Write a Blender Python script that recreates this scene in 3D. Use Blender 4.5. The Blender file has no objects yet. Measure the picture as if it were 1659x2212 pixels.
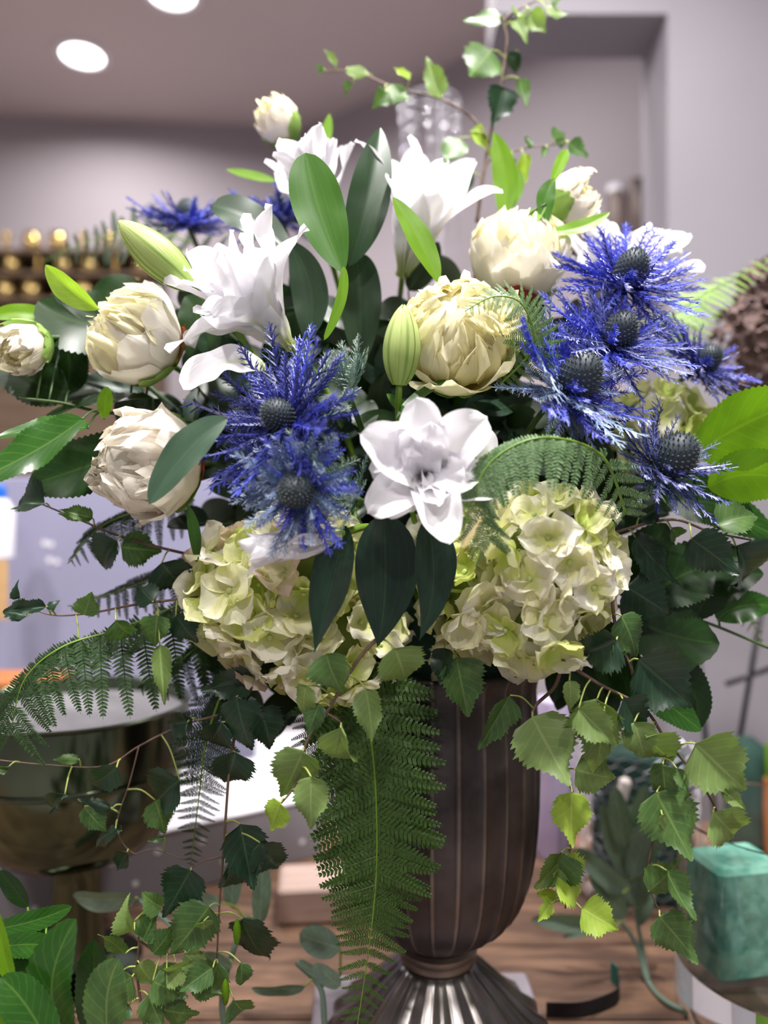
import bpy, math, random
from mathutils import Vector, Matrix, noise
random.seed(11)
sc = bpy.context.scene
col = sc.collection
R = random.uniform
PI = math.pi

# ------------------------------------------------------------------ camera
CAMZ, F, CX, CY = 1.43, 1628.0, 829.5, 1106.0
cam = bpy.data.cameras.new('camera'); camo = bpy.data.objects.new('camera', cam); col.objects.link(camo)
cam.sensor_fit = 'VERTICAL'; cam.sensor_height = 36.0; cam.lens = F/2212*36.0
camo.location = (0, 0, CAMZ); camo.rotation_euler = (PI/2, 0, 0)
cam.clip_start = 0.02
cam.dof.use_dof = True; cam.dof.focus_distance = 0.615; cam.dof.aperture_fstop = 1.9
sc.camera = camo
# ------------------------------------------------------------------ world, exposure
w = bpy.data.worlds.new('world'); sc.world = w; w.use_nodes = True
w.node_tree.nodes['Background'].inputs[0].default_value = (0.80, 0.77, 0.84, 1)
w.node_tree.nodes['Background'].inputs[1].default_value = 0.27
sc.view_settings.view_transform = 'Standard'; sc.view_settings.look = 'None'
sc.view_settings.gamma = 1.0; sc.view_settings.use_curve_mapping = False
sc.view_settings.exposure = 0.15
# ceiling downlights: (x, y, watts); the fixtures are built with the ceiling
LAMPS = [(-1.00, 2.50, 7), (-0.62, 2.20, 7), (-0.85, 0.25, 20), (0.25, 0.20, 40), (0.30, 0.95, 20), (0.10, 1.85, 7),
         (-0.25, -0.85, 15), (0.75, -0.75, 12), (-1.6, 1.3, 8)]  # all but the first two unseen, placed for key and fill light
CEIL = 2.95

def P(px, py, d): return Vector(((px-CX)/F*d, d, CAMZ+(CY-py)/F*d))
def s2l(c): return c/12.92 if c <= 0.04045 else ((c+0.055)/1.055)**2.4
def S(r, g, b): return (s2l(r/255), s2l(g/255), s2l(b/255), 1)

# ------------------------------------------------------------------ object helpers
WM = {}
def reg(o, W, parent=None):
    col.objects.link(o); WM[o.name] = W
    if parent:
        o.parent = parent; o.matrix_basis = WM[parent.name].inverted() @ W
    else: o.matrix_basis = W
    return o
def tag(o, label, cat, group=None, kind=None):
    o['label'] = label; o['category'] = cat
    if group: o['group'] = group
    if kind: o['kind'] = kind
    return o
def thing(name, loc, label, cat, group=None):
    o = bpy.data.objects.new(name, None); o.empty_display_size = 0.02
    reg(o, Matrix.Translation(loc)); return tag(o, label, cat, group)
def put(name, me, W, parent=None, mat=None, kind=None, label=None):
    o = bpy.data.objects.new(name, me)
    if mat is not None:
        if not me.materials: me.materials.append(mat)
        elif me.materials[0] != mat:
            o.material_slots[0].link = 'OBJECT'; o.material_slots[0].material = mat
    reg(o, W, parent)
    if kind: o['kind'] = kind
    if label: o['label'] = label
    return o
def mesh(name, V, Fc, uv=None, smooth=True):
    me = bpy.data.meshes.new(name)
    me.from_pydata([tuple(v) for v in V], [], Fc)
    if uv:
        l = me.uv_layers.new(name='UVMap')
        idx = [0]*len(me.loops); me.loops.foreach_get('vertex_index', idx)
        fl = []
        for i in idx: fl += uv[i]
        l.data.foreach_set('uv', fl)
    if smooth: me.polygons.foreach_set('use_smooth', [True]*len(me.polygons))
    me.update(); return me
def grid(name, fn, nu, nv):
    V = []; UV = []; Fc = []
    for j in range(nv+1):
        for i in range(nu+1):
            V.append(fn(i/nu, j/nv)); UV.append((i/nu, j/nv))
    for j in range(nv):
        for i in range(nu):
            a = j*(nu+1)+i; Fc.append((a, a+1, a+nu+2, a+nu+1))
    return mesh(name, V, Fc, UV)
def frame(o, y, zh, s=1.0, sx=None):
    y = Vector(y).normalized(); x = y.cross(Vector(zh))
    if x.length < 1e-4: x = y.cross(Vector((0.3, 0.9, 0.2)))
    x.normalize(); z = x.cross(y)
    sx = s if sx is None else sx
    m = Matrix.Identity(4)
    for i in range(3): m[i][0] = x[i]*sx; m[i][1] = y[i]*s; m[i][2] = z[i]*s; m[i][3] = o[i]
    return m
def zframe(o, z, tw=0.0, s=1.0, sz=None):
    z = Vector(z).normalized(); h = Vector((0, 0, 1)) if abs(z.z) < 0.9 else Vector((0, 1, 0))
    x = h.cross(z).normalized(); y = z.cross(x)
    m = Matrix.Identity(4); sz = s if sz is None else sz
    for i in range(3): m[i][0] = x[i]*s; m[i][1] = y[i]*s; m[i][2] = z[i]*sz; m[i][3] = o[i]
    return m @ Matrix.Rotation(tw, 4, 'Z')
def spline(pts, n=8):
    out = []; k = len(pts)
    for i in range(k-1):
        p0 = pts[max(i-1, 0)]; p1 = pts[i]; p2 = pts[i+1]; p3 = pts[min(i+2, k-1)]
        for j in range(n):
            t = j/n
            out.append(0.5*((2*p1)+(p2-p0)*t+(2*p0-5*p1+4*p2-p3)*t*t+(3*p1-p0-3*p2+p3)*t**3))
    out.append(pts[-1].copy()); return out
def tube_mesh(name, pts, r0, r1, n=6):
    V = []; Fc = []; o = pts[0]; k = len(pts)
    x = None
    for i, p in enumerate(pts):
        t = (pts[min(i+1, k-1)]-pts[max(i-1, 0)]).normalized()
        if x is None:
            x = t.cross(Vector((0.31, 0.2, 0.9)));
            if x.length < 1e-3: x = t.cross(Vector((1, 0, 0)))
        else: x = x - t*x.dot(t)
        x.normalize(); y = t.cross(x); r = r0+(r1-r0)*i/max(k-1, 1)
        for a in range(n):
            V.append(p-o+x*(r*math.cos(2*PI*a/n))+y*(r*math.sin(2*PI*a/n)))
    for i in range(k-1):
        for a in range(n):
            b = (a+1) % n; Fc.append((i*n+a, i*n+b, (i+1)*n+b, (i+1)*n+a))
    Fc.append(tuple(range(n-1, -1, -1))); Fc.append(tuple(range((k-1)*n, k*n)))
    return mesh(name, V, Fc)
def tube(name, pts, r0, r1, mat, parent=None, n=6, kind=None):
    return put(name, tube_mesh(name, pts, r0, r1, n), Matrix.Translation(pts[0]), parent, mat, kind)
def lathe(name, prof, n=32, rib=None, cap=True, sharp=40):
    V = []; Fc = []; UV = []; k = len(prof)
    for j, (r, z) in enumerate(prof):
        for i in range(n):
            a = 2*PI*i/n; rr = r*(rib(a, j/(k-1)) if rib else 1)
            V.append((rr*math.cos(a), rr*math.sin(a), z)); UV.append((i/n, j/(k-1)))
    for j in range(k-1):
        for i in range(n):
            b = (i+1) % n; Fc.append((j*n+i, j*n+b, (j+1)*n+b, (j+1)*n+i))
    if cap:
        if prof[0][0] > 1e-5: Fc.append(tuple(range(n-1, -1, -1)))
        if prof[-1][0] > 1e-5: Fc.append(tuple(range((k-1)*n, k*n)))
    me = mesh(name, V, Fc, UV)
    if sharp: me.set_sharp_from_angle(angle=math.radians(sharp))
    return me
def boxm(name, sx, sy, sz, bev=0.0):
    # chamfered box, origin at bottom centre
    b = min(bev, sx/3, sy/3, sz/3); V = []; Fc = []
    if b <= 0:
        for z in (0, sz):
            V += [(-sx/2, -sy/2, z), (sx/2, -sy/2, z), (sx/2, sy/2, z), (-sx/2, sy/2, z)]
        Fc = [(3, 2, 1, 0), (4, 5, 6, 7)]+[(i, (i+1) % 4, 4+(i+1) % 4, 4+i) for i in range(4)]
        return mesh(name, V, Fc, None, False)
    for z, k in ((0, b), (b, 0), (sz-b, 0), (sz, b)):
        x = sx/2-k; y = sy/2-k; q = b if k == 0 else b*0.6
        V += [(-x+q, -y, z), (x-q, -y, z), (x, -y+q, z), (x, y-q, z), (x-q, y, z), (-x+q, y, z), (-x, y-q, z), (-x, -y+q, z)]
    Fc = [tuple(range(7, -1, -1)), tuple(range(24, 32))]
    for j in range(3):
        for i in range(8):
            k = (i+1) % 8; Fc.append((j*8+i, j*8+k, j*8+8+k, j*8+8+i))
    return mesh(name, V, Fc, None, False)

# ------------------------------------------------------------------ materials
def newmat(name):
    m = bpy.data.materials.new(name); m.use_nodes = True; nt = m.node_tree
    return m, nt, nt.nodes['Principled BSDF'], nt.nodes['Material Output']
def N(nt, t, **kw):
    n = nt.nodes.new(t)
    for k, v in kw.items(): setattr(n, k, v)
    return n
def math_(nt, op, a, b=None):
    n = N(nt, 'ShaderNodeMath', operation=op)
    for i, v in enumerate((a, b)):
        if v is None: continue
        if isinstance(v, (int, float)): n.inputs[i].default_value = v
        else: nt.links.new(v, n.inputs[i])
    return n.outputs[0]
def rng(nt, v, a, b, c, d, smooth=True):
    n = N(nt, 'ShaderNodeMapRange'); n.interpolation_type = 'SMOOTHSTEP' if smooth else 'LINEAR'
    nt.links.new(v, n.inputs[0])
    for i, x in enumerate((a, b, c, d)): n.inputs[i+1].default_value = x
    return n.outputs[0]
def mixc(nt, f, a, b, bt='MIX'):
    n = N(nt, 'ShaderNodeMix', data_type='RGBA', blend_type=bt)
    for s, v in ((n.inputs[0], f), (n.inputs[6], a), (n.inputs[7], b)):
        if isinstance(v, (int, float)): s.default_value = v
        elif isinstance(v, tuple): s.default_value = v
        else: nt.links.new(v, s)
    return n.outputs[2]
def bump(nt, h, st, dist, b):
    n = N(nt, 'ShaderNodeBump'); n.inputs['Strength'].default_value = st; n.inputs['Distance'].default_value = dist
    nt.links.new(h, n.inputs['Height']); nt.links.new(n.outputs[0], b.inputs['Normal']); return n
def translucent(nt, b, out, c, fac, tint=None):
    t = N(nt, 'ShaderNodeBsdfTranslucent'); mx = N(nt, 'ShaderNodeMixShader'); mx.inputs[0].default_value = fac
    if tint: c2 = mixc(nt, 1.0, c, tint, 'MULTIPLY'); nt.links.new(c2, t.inputs[0])
    else: nt.links.new(c, t.inputs[0])
    nt.links.new(b.outputs[0], mx.inputs[1]); nt.links.new(t.outputs[0], mx.inputs[2]); nt.links.new(mx.outputs[0], out.inputs[0])
def simple(name, c, rough=0.5, metal=0.0, nscale=0, c2=None, bmp=0, stretch=None, spec=None):
    m, nt, b, out = newmat(name)
    b.inputs['Roughness'].default_value = rough; b.inputs['Metallic'].default_value = metal
    if spec is not None: b.inputs['Specular IOR Level'].default_value = spec
    b.inputs['Base Color'].default_value = c
    if nscale:
        tc = N(nt, 'ShaderNodeTexCoord'); src = tc.outputs['Object']
        if stretch:
            mp = N(nt, 'ShaderNodeMapping'); mp.inputs['Scale'].default_value = stretch; nt.links.new(src, mp.inputs[0]); src = mp.outputs[0]
        tx = N(nt, 'ShaderNodeTexNoise'); tx.inputs['Scale'].default_value = nscale; tx.inputs['Detail'].default_value = 5
        nt.links.new(src, tx.inputs['Vector'])
        f = rng(nt, tx.outputs[0], 0.3, 0.7, 0, 1)
        nt.links.new(mixc(nt, f, c, c2 or c), b.inputs['Base Color'])
        if bmp: bump(nt, tx.outputs[0], bmp, 0.002, b)
    return m
def leaf_mat(name, c1, c2, vein, rough=0.45, tr=0.25, nv=7, k=1.6, par=False, vs=0.55, bmp=0.35, spec=0.5, var=0.25):
    m, nt, b, out = newmat(name)
    uv = N(nt, 'ShaderNodeUVMap'); sp = N(nt, 'ShaderNodeSeparateXYZ'); nt.links.new(uv.outputs[0], sp.inputs[0])
    a = math_(nt, 'ABSOLUTE', math_(nt, 'SUBTRACT', sp.outputs[0], 0.5))
    mid = rng(nt, a, 0.008, 0.035, 1, 0)
    if par: f = math_(nt, 'FRACT', math_(nt, 'MULTIPLY', sp.outputs[0], nv))
    else: f = math_(nt, 'FRACT', math_(nt, 'SUBTRACT', math_(nt, 'MULTIPLY', sp.outputs[1], nv), math_(nt, 'MULTIPLY', a, nv*k*0.33)))
    sv = rng(nt, math_(nt, 'ABSOLUTE', math_(nt, 'SUBTRACT', f, 0.5)), 0.38, 0.5, 0, 1)
    msk = math_(nt, 'MULTIPLY', math_(nt, 'MAXIMUM', mid, math_(nt, 'MULTIPLY', sv, 0.45)), vs)
    oi = N(nt, 'ShaderNodeObjectInfo'); tc = N(nt, 'ShaderNodeTexCoord')
    tx = N(nt, 'ShaderNodeTexNoise'); tx.inputs['Scale'].default_value = 3.0; tx.inputs['Detail'].default_value = 3
    nt.links.new(tc.outputs['UV'], tx.inputs['Vector'])
    f2 = math_(nt, 'ADD', math_(nt, 'MULTIPLY', rng(nt, tx.outputs[0], 0.3, 0.7, 0, 1), 0.5), math_(nt, 'MULTIPLY', oi.outputs['Random'], 0.5))
    base = mixc(nt, f2, c1, c2)
    cc = mixc(nt, msk, base, vein)
    nt.links.new(cc, b.inputs['Base Color'])
    b.inputs['Roughness'].default_value = rough; b.inputs['Specular IOR Level'].default_value = spec
    if bmp: bump(nt, math_(nt, 'MAXIMUM', mid, sv), -bmp, 0.002, b)
    translucent(nt, b, out, cc, tr, (1.0, 1.15, 0.45, 1))
    return m
def petal_mat(name, cb, ct, v0=0.0, v1=0.5, tr=0.3, rough=0.55, mid=None, rnd=None, streak=0.12, midv=0.8):
    m, nt, b, out = newmat(name)
    uv = N(nt, 'ShaderNodeUVMap'); sp = N(nt, 'ShaderNodeSeparateXYZ'); nt.links.new(uv.outputs[0], sp.inputs[0])
    tx = N(nt, 'ShaderNodeTexNoise'); tx.inputs['Scale'].default_value = 4
    mp = N(nt, 'ShaderNodeMapping'); mp.inputs['Scale'].default_value = (6, 0.8, 1); nt.links.new(uv.outputs[0], mp.inputs[0]); nt.links.new(mp.outputs[0], tx.inputs[0])
    vv = math_(nt, 'ADD', sp.outputs[1], math_(nt, 'MULTIPLY', math_(nt, 'SUBTRACT', tx.outputs[0], 0.5), streak*3))
    cc = mixc(nt, rng(nt, vv, v0, v1, 0, 1), cb, ct)
    if rnd:
        oi = N(nt, 'ShaderNodeObjectInfo'); cc = mixc(nt, rng(nt, oi.outputs['Random'], 0.45, 1.0, 0, 0.75), cc, rnd)
    if mid:
        a = math_(nt, 'ABSOLUTE', math_(nt, 'SUBTRACT', sp.outputs[0], 0.5))
        mm = math_(nt, 'MULTIPLY', rng(nt, a, 0.01, 0.13, 1, 0), rng(nt, sp.outputs[1], 0.15, midv, 1, 0))
        cc = mixc(nt, mm, cc, mid)
    nt.links.new(cc, b.inputs['Base Color']); b.inputs['Roughness'].default_value = rough
    b.inputs['Specular IOR Level'].default_value = 0.3
    bump(nt, tx.outputs[0], 0.25, 0.002, b)
    translucent(nt, b, out, cc, tr)
    return m
M = {}
M['birch'] = leaf_mat('birch_leaf', S(55, 90, 50), S(93, 124, 63), S(135, 157, 89), 0.42, 0.3, 7)
M['birch_dark'] = leaf_mat('birch_leaf_dark', S(25, 50, 35), S(39, 66, 43), S(72, 99, 63), 0.36, 0.2, 7)
M['birch_pale'] = leaf_mat('birch_leaf_pale', S(112, 138, 76), S(128, 152, 86), S(165, 182, 115), 0.5, 0.35, 7)
M['birch_lime'] = leaf_mat('birch_leaf_lime', S(150, 185, 60), S(178, 205, 82), S(205, 222, 130), 0.5, 0.45, 7)
M['laurel'] = leaf_mat('laurel_leaf', S(38, 80, 26), S(51, 96, 31), S(105, 140, 63), 0.24, 0.25, 9, vs=0.5, bmp=0.7)
M['laurel_dark'] = leaf_mat('laurel_leaf_dark', S(21, 47, 15), S(31, 60, 19), S(61, 90, 34), 0.34, 0.2, 9, vs=0.4, bmp=0.5)
M['laurel_lime'] = leaf_mat('laurel_leaf_lime', S(120, 165, 20), S(105, 150, 22), S(150, 190, 50), 0.4, 0.5, 8, vs=0.4, bmp=0.4)
M['lily_leaf'] = leaf_mat('lily_leaf', S(61, 103, 36), S(72, 114, 43), S(103, 140, 68), 0.35, 0.3, 6, par=True, vs=0.35, bmp=0.4)
M['lily_leaf_dark'] = leaf_mat('lily_leaf_dark', S(22, 46, 27), S(35, 61, 31), S(53, 79, 46), 0.38, 0.18, 6, par=True, vs=0.4, bmp=0.5)
M['lily_leaf_deep'] = leaf_mat('lily_leaf_deep', S(24, 46, 34), S(38, 64, 46), S(54, 82, 60), 0.26, 0.1, 7, par=True, vs=0.5, bmp=1.0)
M['lily_leaf_grey'] = leaf_mat('lily_leaf_grey', S(53, 77, 60), S(64, 90, 69), S(82, 106, 84), 0.42, 0.15, 6, par=True, vs=0.3, bmp=0.4)
M['lily_leaf_lime'] = leaf_mat('lily_leaf_lime', S(108, 153, 30), S(121, 163, 42), S(144, 180, 64), 0.4, 0.45, 5, par=True, vs=0.35)
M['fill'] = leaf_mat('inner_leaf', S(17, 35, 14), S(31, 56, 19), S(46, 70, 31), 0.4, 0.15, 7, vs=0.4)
M['sage'] = leaf_mat('sage_leaf', S(112, 136, 120), S(138, 158, 142), S(168, 184, 160), 0.75, 0.15, 6, vs=0.6, spec=0.2)
M['sage_dark'] = leaf_mat('sage_leaf_dark', S(92, 112, 96), S(118, 136, 118), S(146, 162, 134), 0.75, 0.15, 6, vs=0.5, spec=0.2)
M['fern'] = simple('fern_green', S(55, 87, 29), 0.5, 0, 20, S(73, 106, 38))
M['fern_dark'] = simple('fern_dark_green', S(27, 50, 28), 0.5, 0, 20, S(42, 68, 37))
M['fern_mid'] = simple('fern_mid_green', S(45, 72, 38), 0.45, 0, 20, S(69, 96, 56))
M['fern_arch'] = simple('fern_arch_green', S(82, 114, 70), 0.42, 0, 20, S(118, 146, 104))
M['fern_pale'] = simple('fern_pale_green', S(120, 160, 70), 0.5, 0, 20, S(150, 184, 92))
for k in ('fern', 'fern_dark', 'fern_mid', 'fern_pale', 'fern_arch'):
    nt = M[k].node_tree; b = nt.nodes['Principled BSDF']
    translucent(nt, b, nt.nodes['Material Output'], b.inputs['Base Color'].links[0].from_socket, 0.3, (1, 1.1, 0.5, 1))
M['twig'] = simple('twig_bark', S(92, 70, 62), 0.6, 0, 60, S(120, 96, 80))
M['petiole'] = simple('petiole', S(150, 165, 80), 0.5, 0, 30, S(165, 175, 95))
M['stem'] = simple('green_stem', S(46, 73, 28), 0.5, 0, 30, S(63, 90, 37))
M['stem_lime'] = simple('lime_stem', S(96, 132, 36), 0.45, 0, 30, S(108, 142, 44))
M['peony_out'] = petal_mat('peony_outer', S(242, 226, 182), S(250, 246, 234), 0.0, 0.42, 0.32)
M['peony_in'] = petal_mat('peony_inner', S(242, 224, 150), S(250, 244, 206), 0.1, 0.6, 0.38, rnd=S(250, 246, 222))
M['peony_warm'] = petal_mat('peony_warm', S(240, 206, 140), S(250, 244, 222), 0.1, 0.5, 0.3)
M['peony_blush'] = petal_mat('peony_blush', S(242, 216, 190), S(250, 243, 230), 0.05, 0.5, 0.3)
M['sepal'] = petal_mat('peony_sepal', S(112, 152, 60), S(150, 184, 96), 0.2, 0.9, 0.3)
M['sepal_red'] = petal_mat('peony_sepal_red', S(150, 150, 60), S(160, 60, 56), 0.3, 0.85, 0.2)
M['lily'] = petal_mat('lily_petal', S(206, 216, 150), S(244, 242, 246), 0.0, 0.28, 0.28, 0.5, mid=S(214, 222, 170), midv=0.7)
M['lily_in'] = petal_mat('lily_inner_petal', S(220, 224, 180), S(246, 244, 248), 0.0, 0.3, 0.28, 0.5)
M['lily_bud'] = petal_mat('lily_bud_petal', S(150, 176, 92), S(196, 212, 136), 0.0, 0.9, 0.2, 0.45, mid=S(120, 148, 70), midv=1.4)
M['stamen'] = simple('stamen', S(186, 196, 110), 0.5)
M['anther'] = simple('anther', S(150, 110, 60), 0.7)
M['hyd_cream'] = petal_mat('hydrangea_cream', S(230, 234, 150), S(254, 251, 236), 0.0, 0.62, 0.4, 0.6, rnd=S(244, 242, 192))
M['hyd_lime'] = petal_mat('hydrangea_lime', S(206, 224, 104), S(248, 248, 196), 0.0, 0.8, 0.42, 0.6, rnd=S(220, 232, 128))
M['hyd_blush'] = petal_mat('hydrangea_blush', S(238, 234, 190), S(246, 222, 210), 0.2, 0.9, 0.35, 0.6)
M['hyd_eye'] = simple('hydrangea_eye', S(190, 205, 130), 0.6)
M['hyd_core'] = simple('hydrangea_core', S(96, 112, 50), 0.8, 0, 40, S(120, 134, 66))
M['brown_pet'] = simple('dried_petal', S(84, 66, 60), 0.8, 0, 60, S(140, 116, 112))
def thistle_mat(name, c1, c2, tip):
    m, nt, b, out = newmat(name)
    uv = N(nt, 'ShaderNodeUVMap'); sp = N(nt, 'ShaderNodeSeparateXYZ'); nt.links.new(uv.outputs[0], sp.inputs[0])
    oi = N(nt, 'ShaderNodeObjectInfo')
    c = mixc(nt, oi.outputs['Random'], c1, c2); c = mixc(nt, rng(nt, sp.outputs[1], 0.6, 1.1, 0, 0.6), c, tip)
    nt.links.new(c, b.inputs['Base Color']); b.inputs['Roughness'].default_value = 0.4
    return m
M['blue'] = thistle_mat('thistle_blue', S(52, 58, 168), S(76, 90, 204), S(120, 128, 226))
M['blue_dark'] = thistle_mat('thistle_dark_blue', S(32, 38, 98), S(46, 54, 132), S(76, 84, 168))
M['blue_grey'] = thistle_mat('thistle_grey_blue', S(78, 88, 140), S(108, 116, 176), S(160, 164, 206))
M['blue_steel'] = thistle_mat('thistle_steel_blue', S(74, 92, 134), S(112, 134, 172), S(178, 196, 210))
M['silver_green'] = thistle_mat('thistle_silver_green', S(84, 112, 104), S(130, 156, 142), S(176, 194, 176))
M['holly_green'] = thistle_mat('thistle_green', S(74, 110, 58), S(110, 146, 80), S(160, 186, 130))
M['cone'] = simple('thistle_cone', S(30, 40, 52), 0.6, 0, 60, S(44, 58, 62))
M['spike'] = simple('thistle_spikes', S(64, 76, 84), 0.6, 0, 60, S(104, 110, 100))

# background
M['wall'] = simple('wall_paint', S(168, 160, 166), 0.8, 0, 1.6, S(174, 166, 172))
M['ceil'] = simple('ceiling_paint', S(206, 192, 191), 0.85, 0, 1.2, S(210, 196, 195))
M['pillar'] = simple('pillar_paint', S(140, 136, 143), 0.8, 0, 2, S(146, 142, 149))
M['floor'] = simple('floor_concrete', S(176, 170, 168), 0.7, 0, 6, S(190, 184, 180))
M['wood'] = simple('table_wood', S(84, 60, 46), 0.65, 0, 5, S(142, 108, 84), 0.4, (1.6, 9, 9))
M['wood_light'] = simple('block_wood', S(190, 162, 150), 0.7, 0, 8, S(206, 180, 168), 0.3, (1, 10, 10))
M['wood_dark'] = simple('shelf_wood', S(96, 78, 62), 0.6, 0, 6, S(120, 98, 78), 0.2, (1, 10, 10))
M['steel_dark'] = simple('dark_frame', S(60, 58, 60), 0.4, 0.8)
M['gold'] = simple('gold_glass', S(196, 166, 104), 0.22, 0.9, 12, S(214, 190, 130))
M['brown_jar'] = simple('brown_jar', S(84, 66, 60), 0.35, 0, 12, S(100, 82, 74))
M['silver'] = simple('polished_silver', S(96, 106, 88), 0.16, 1.0, 14, S(82, 92, 76))  # green tint puts the reflected foliage into the metal colour
M['liner'] = simple('grey_liner', S(120, 118, 122), 0.6, 0, 20, S(104, 102, 106))
M['card_grey'] = simple('grey_card', S(140, 136, 142), 0.6, 0, 4, S(146, 142, 148))
M['white'] = simple('white_paper', S(240, 238, 244), 0.6, 0, 4, S(232, 230, 238))
M['dot'] = simple('white_dot_and_glint', S(236, 234, 240), 0.6)  # printed box dots, also the modelled lamp reflections on the board
M['lilac_panel'] = simple('lilac_grey_panel', S(150, 150, 176), 0.28, 0.0, 2, S(158, 158, 184))
M['lilac'] = simple('lilac_film', S(196, 180, 222), 0.25, 0, 20, S(214, 200, 232), 0.6)
M['black'] = simple('black_velvet', S(22, 18, 20), 0.8, 0, 40, S(30, 26, 28))
M['teal'] = simple('teal_ribbon_end', S(30, 110, 96), 0.5)
M['foam'] = simple('teal_floral_foam', S(70, 132, 116), 0.95, 0, 60, S(112, 164, 146), 1.0)
M['foam_dark'] = simple('dark_floral_foam', S(20, 50, 44), 0.9, 0, 40, S(34, 66, 56), 0.8)
M['wire'] = simple('chicken_wire', S(170, 170, 178), 0.35, 0.9)
M['kraft'] = simple('kraft_paper', S(196, 160, 110), 0.8, 0, 30, S(206, 170, 122))
M['orange'] = simple('orange_card', S(170, 100, 50), 0.7, 0, 10, S(184, 112, 60))
M['bluecap'] = simple('blue_plastic', S(30, 110, 220), 0.35)
M['chalk'] = simple('chalk_piece', S(236, 224, 220), 0.8)
m, nt, b, out = newmat('clear_glass'); M['glass'] = m
b.inputs['Transmission Weight'].default_value = 1; b.inputs['Roughness'].default_value = 0.02; b.inputs['IOR'].default_value = 1.46
b.inputs['Base Color'].default_value = (0.95, 0.98, 0.97, 1)
m, nt, b, out = newmat('crystal'); M['crystal'] = m
b.inputs['Roughness'].default_value = 0.05; b.inputs['Base Color'].default_value = S(220, 220, 228); b.inputs['Metallic'].default_value = 0.6
m, nt, b, out = newmat('lamp_glow'); M['lamp'] = m
b.inputs['Emission Color'].default_value = (1, 0.97, 0.95, 1); b.inputs['Emission Strength'].default_value = 6.0
# vase metal: dark pewter, the ridges rubbed lighter
m, nt, b, out = newmat('pewter'); M['pewter'] = m
tc = N(nt, 'ShaderNodeTexCoord'); tx = N(nt, 'ShaderNodeTexNoise'); tx.inputs['Scale'].default_value = 14; tx.inputs['Detail'].default_value = 6
nt.links.new(tc.outputs['Object'], tx.inputs[0])
uv = N(nt, 'ShaderNodeUVMap'); sp = N(nt, 'ShaderNodeSeparateXYZ'); nt.links.new(uv.outputs[0], sp.inputs[0])
fr = math_(nt, 'ABSOLUTE', math_(nt, 'SUBTRACT', math_(nt, 'FRACT', math_(nt, 'MULTIPLY', sp.outputs[0], 26)), 0.5))
rub = math_(nt, 'MULTIPLY', rng(nt, fr, 0.40, 0.48, 0, 1), rng(nt, tx.outputs[0], 0.3, 0.65, 0.15, 0.9))
cc = mixc(nt, rng(nt, tx.outputs[0], 0.3, 0.7, 0, 1), S(50, 44, 45), S(82, 74, 74))
cc = mixc(nt, rub, cc, S(132, 118, 108)); nt.links.new(cc, b.inputs['Base Color'])
b.inputs['Metallic'].default_value = 0.55; b.inputs['Roughness'].default_value = 0.42
bump(nt, tx.outputs[0], 0.15, 0.002, b)
M['pewter_foot'] = simple('pewter_foot', S(92, 88, 88), 0.27, 0.85, 14, S(140, 134, 130), 0.15)
M['pewter_plain'] = simple('pewter_plain', S(96, 86, 80), 0.35, 0.6, 14, S(150, 136, 122), 0.15)
M['slab'] = simple('plinth_pewter', S(150, 142, 150), 0.6, 0.0, 18, S(168, 160, 168), 0.2)

# ================================================================== the room
TZ = CAMZ-0.53                       # table top height
def struct(name, me, W, mat, parent=None):
    o = put(name, me, W, parent, mat)
    if not parent: o['kind'] = 'structure'
    return o
T = Matrix.Translation
struct('floor', boxm('floor', 5.2, 6.0, 0.1), T((0.0, 0.6, -0.1)), M['floor'])
struct('ceiling', boxm('ceiling', 5.2, 6.0, 0.1), T((0.0, 0.6, CEIL)), M['ceil'])
bw = math.atan2(0.11, 1.3)
struct('wall_back', boxm('wall_back', 3.6, 0.1, CEIL), T((-1.55, 2.93, 0)) @ Matrix.Rotation(bw, 4, 'Z'), M['wall'])
# right wall runs from the far corner towards the camera, behind the pillar
A = P(690, 258, 2.93); Bp = Vector((1.75, 1.35, 0)); dv = Bp-Vector((A.x, A.y+0.02, 0)); dv.z = 0
struct('wall_right', boxm('wall_right', dv.length, 0.1, CEIL),
       T(((A.x+Bp.x)/2, (A.y+Bp.y)/2+0.06, 0)) @ Matrix.Rotation(math.atan2(dv.y, dv.x), 4, 'Z'), M['wall'])
struct('wall_left', boxm('wall_left', 0.1, 6.0, CEIL), T((-2.62, 0.6, 0)), M['wall'])
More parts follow.
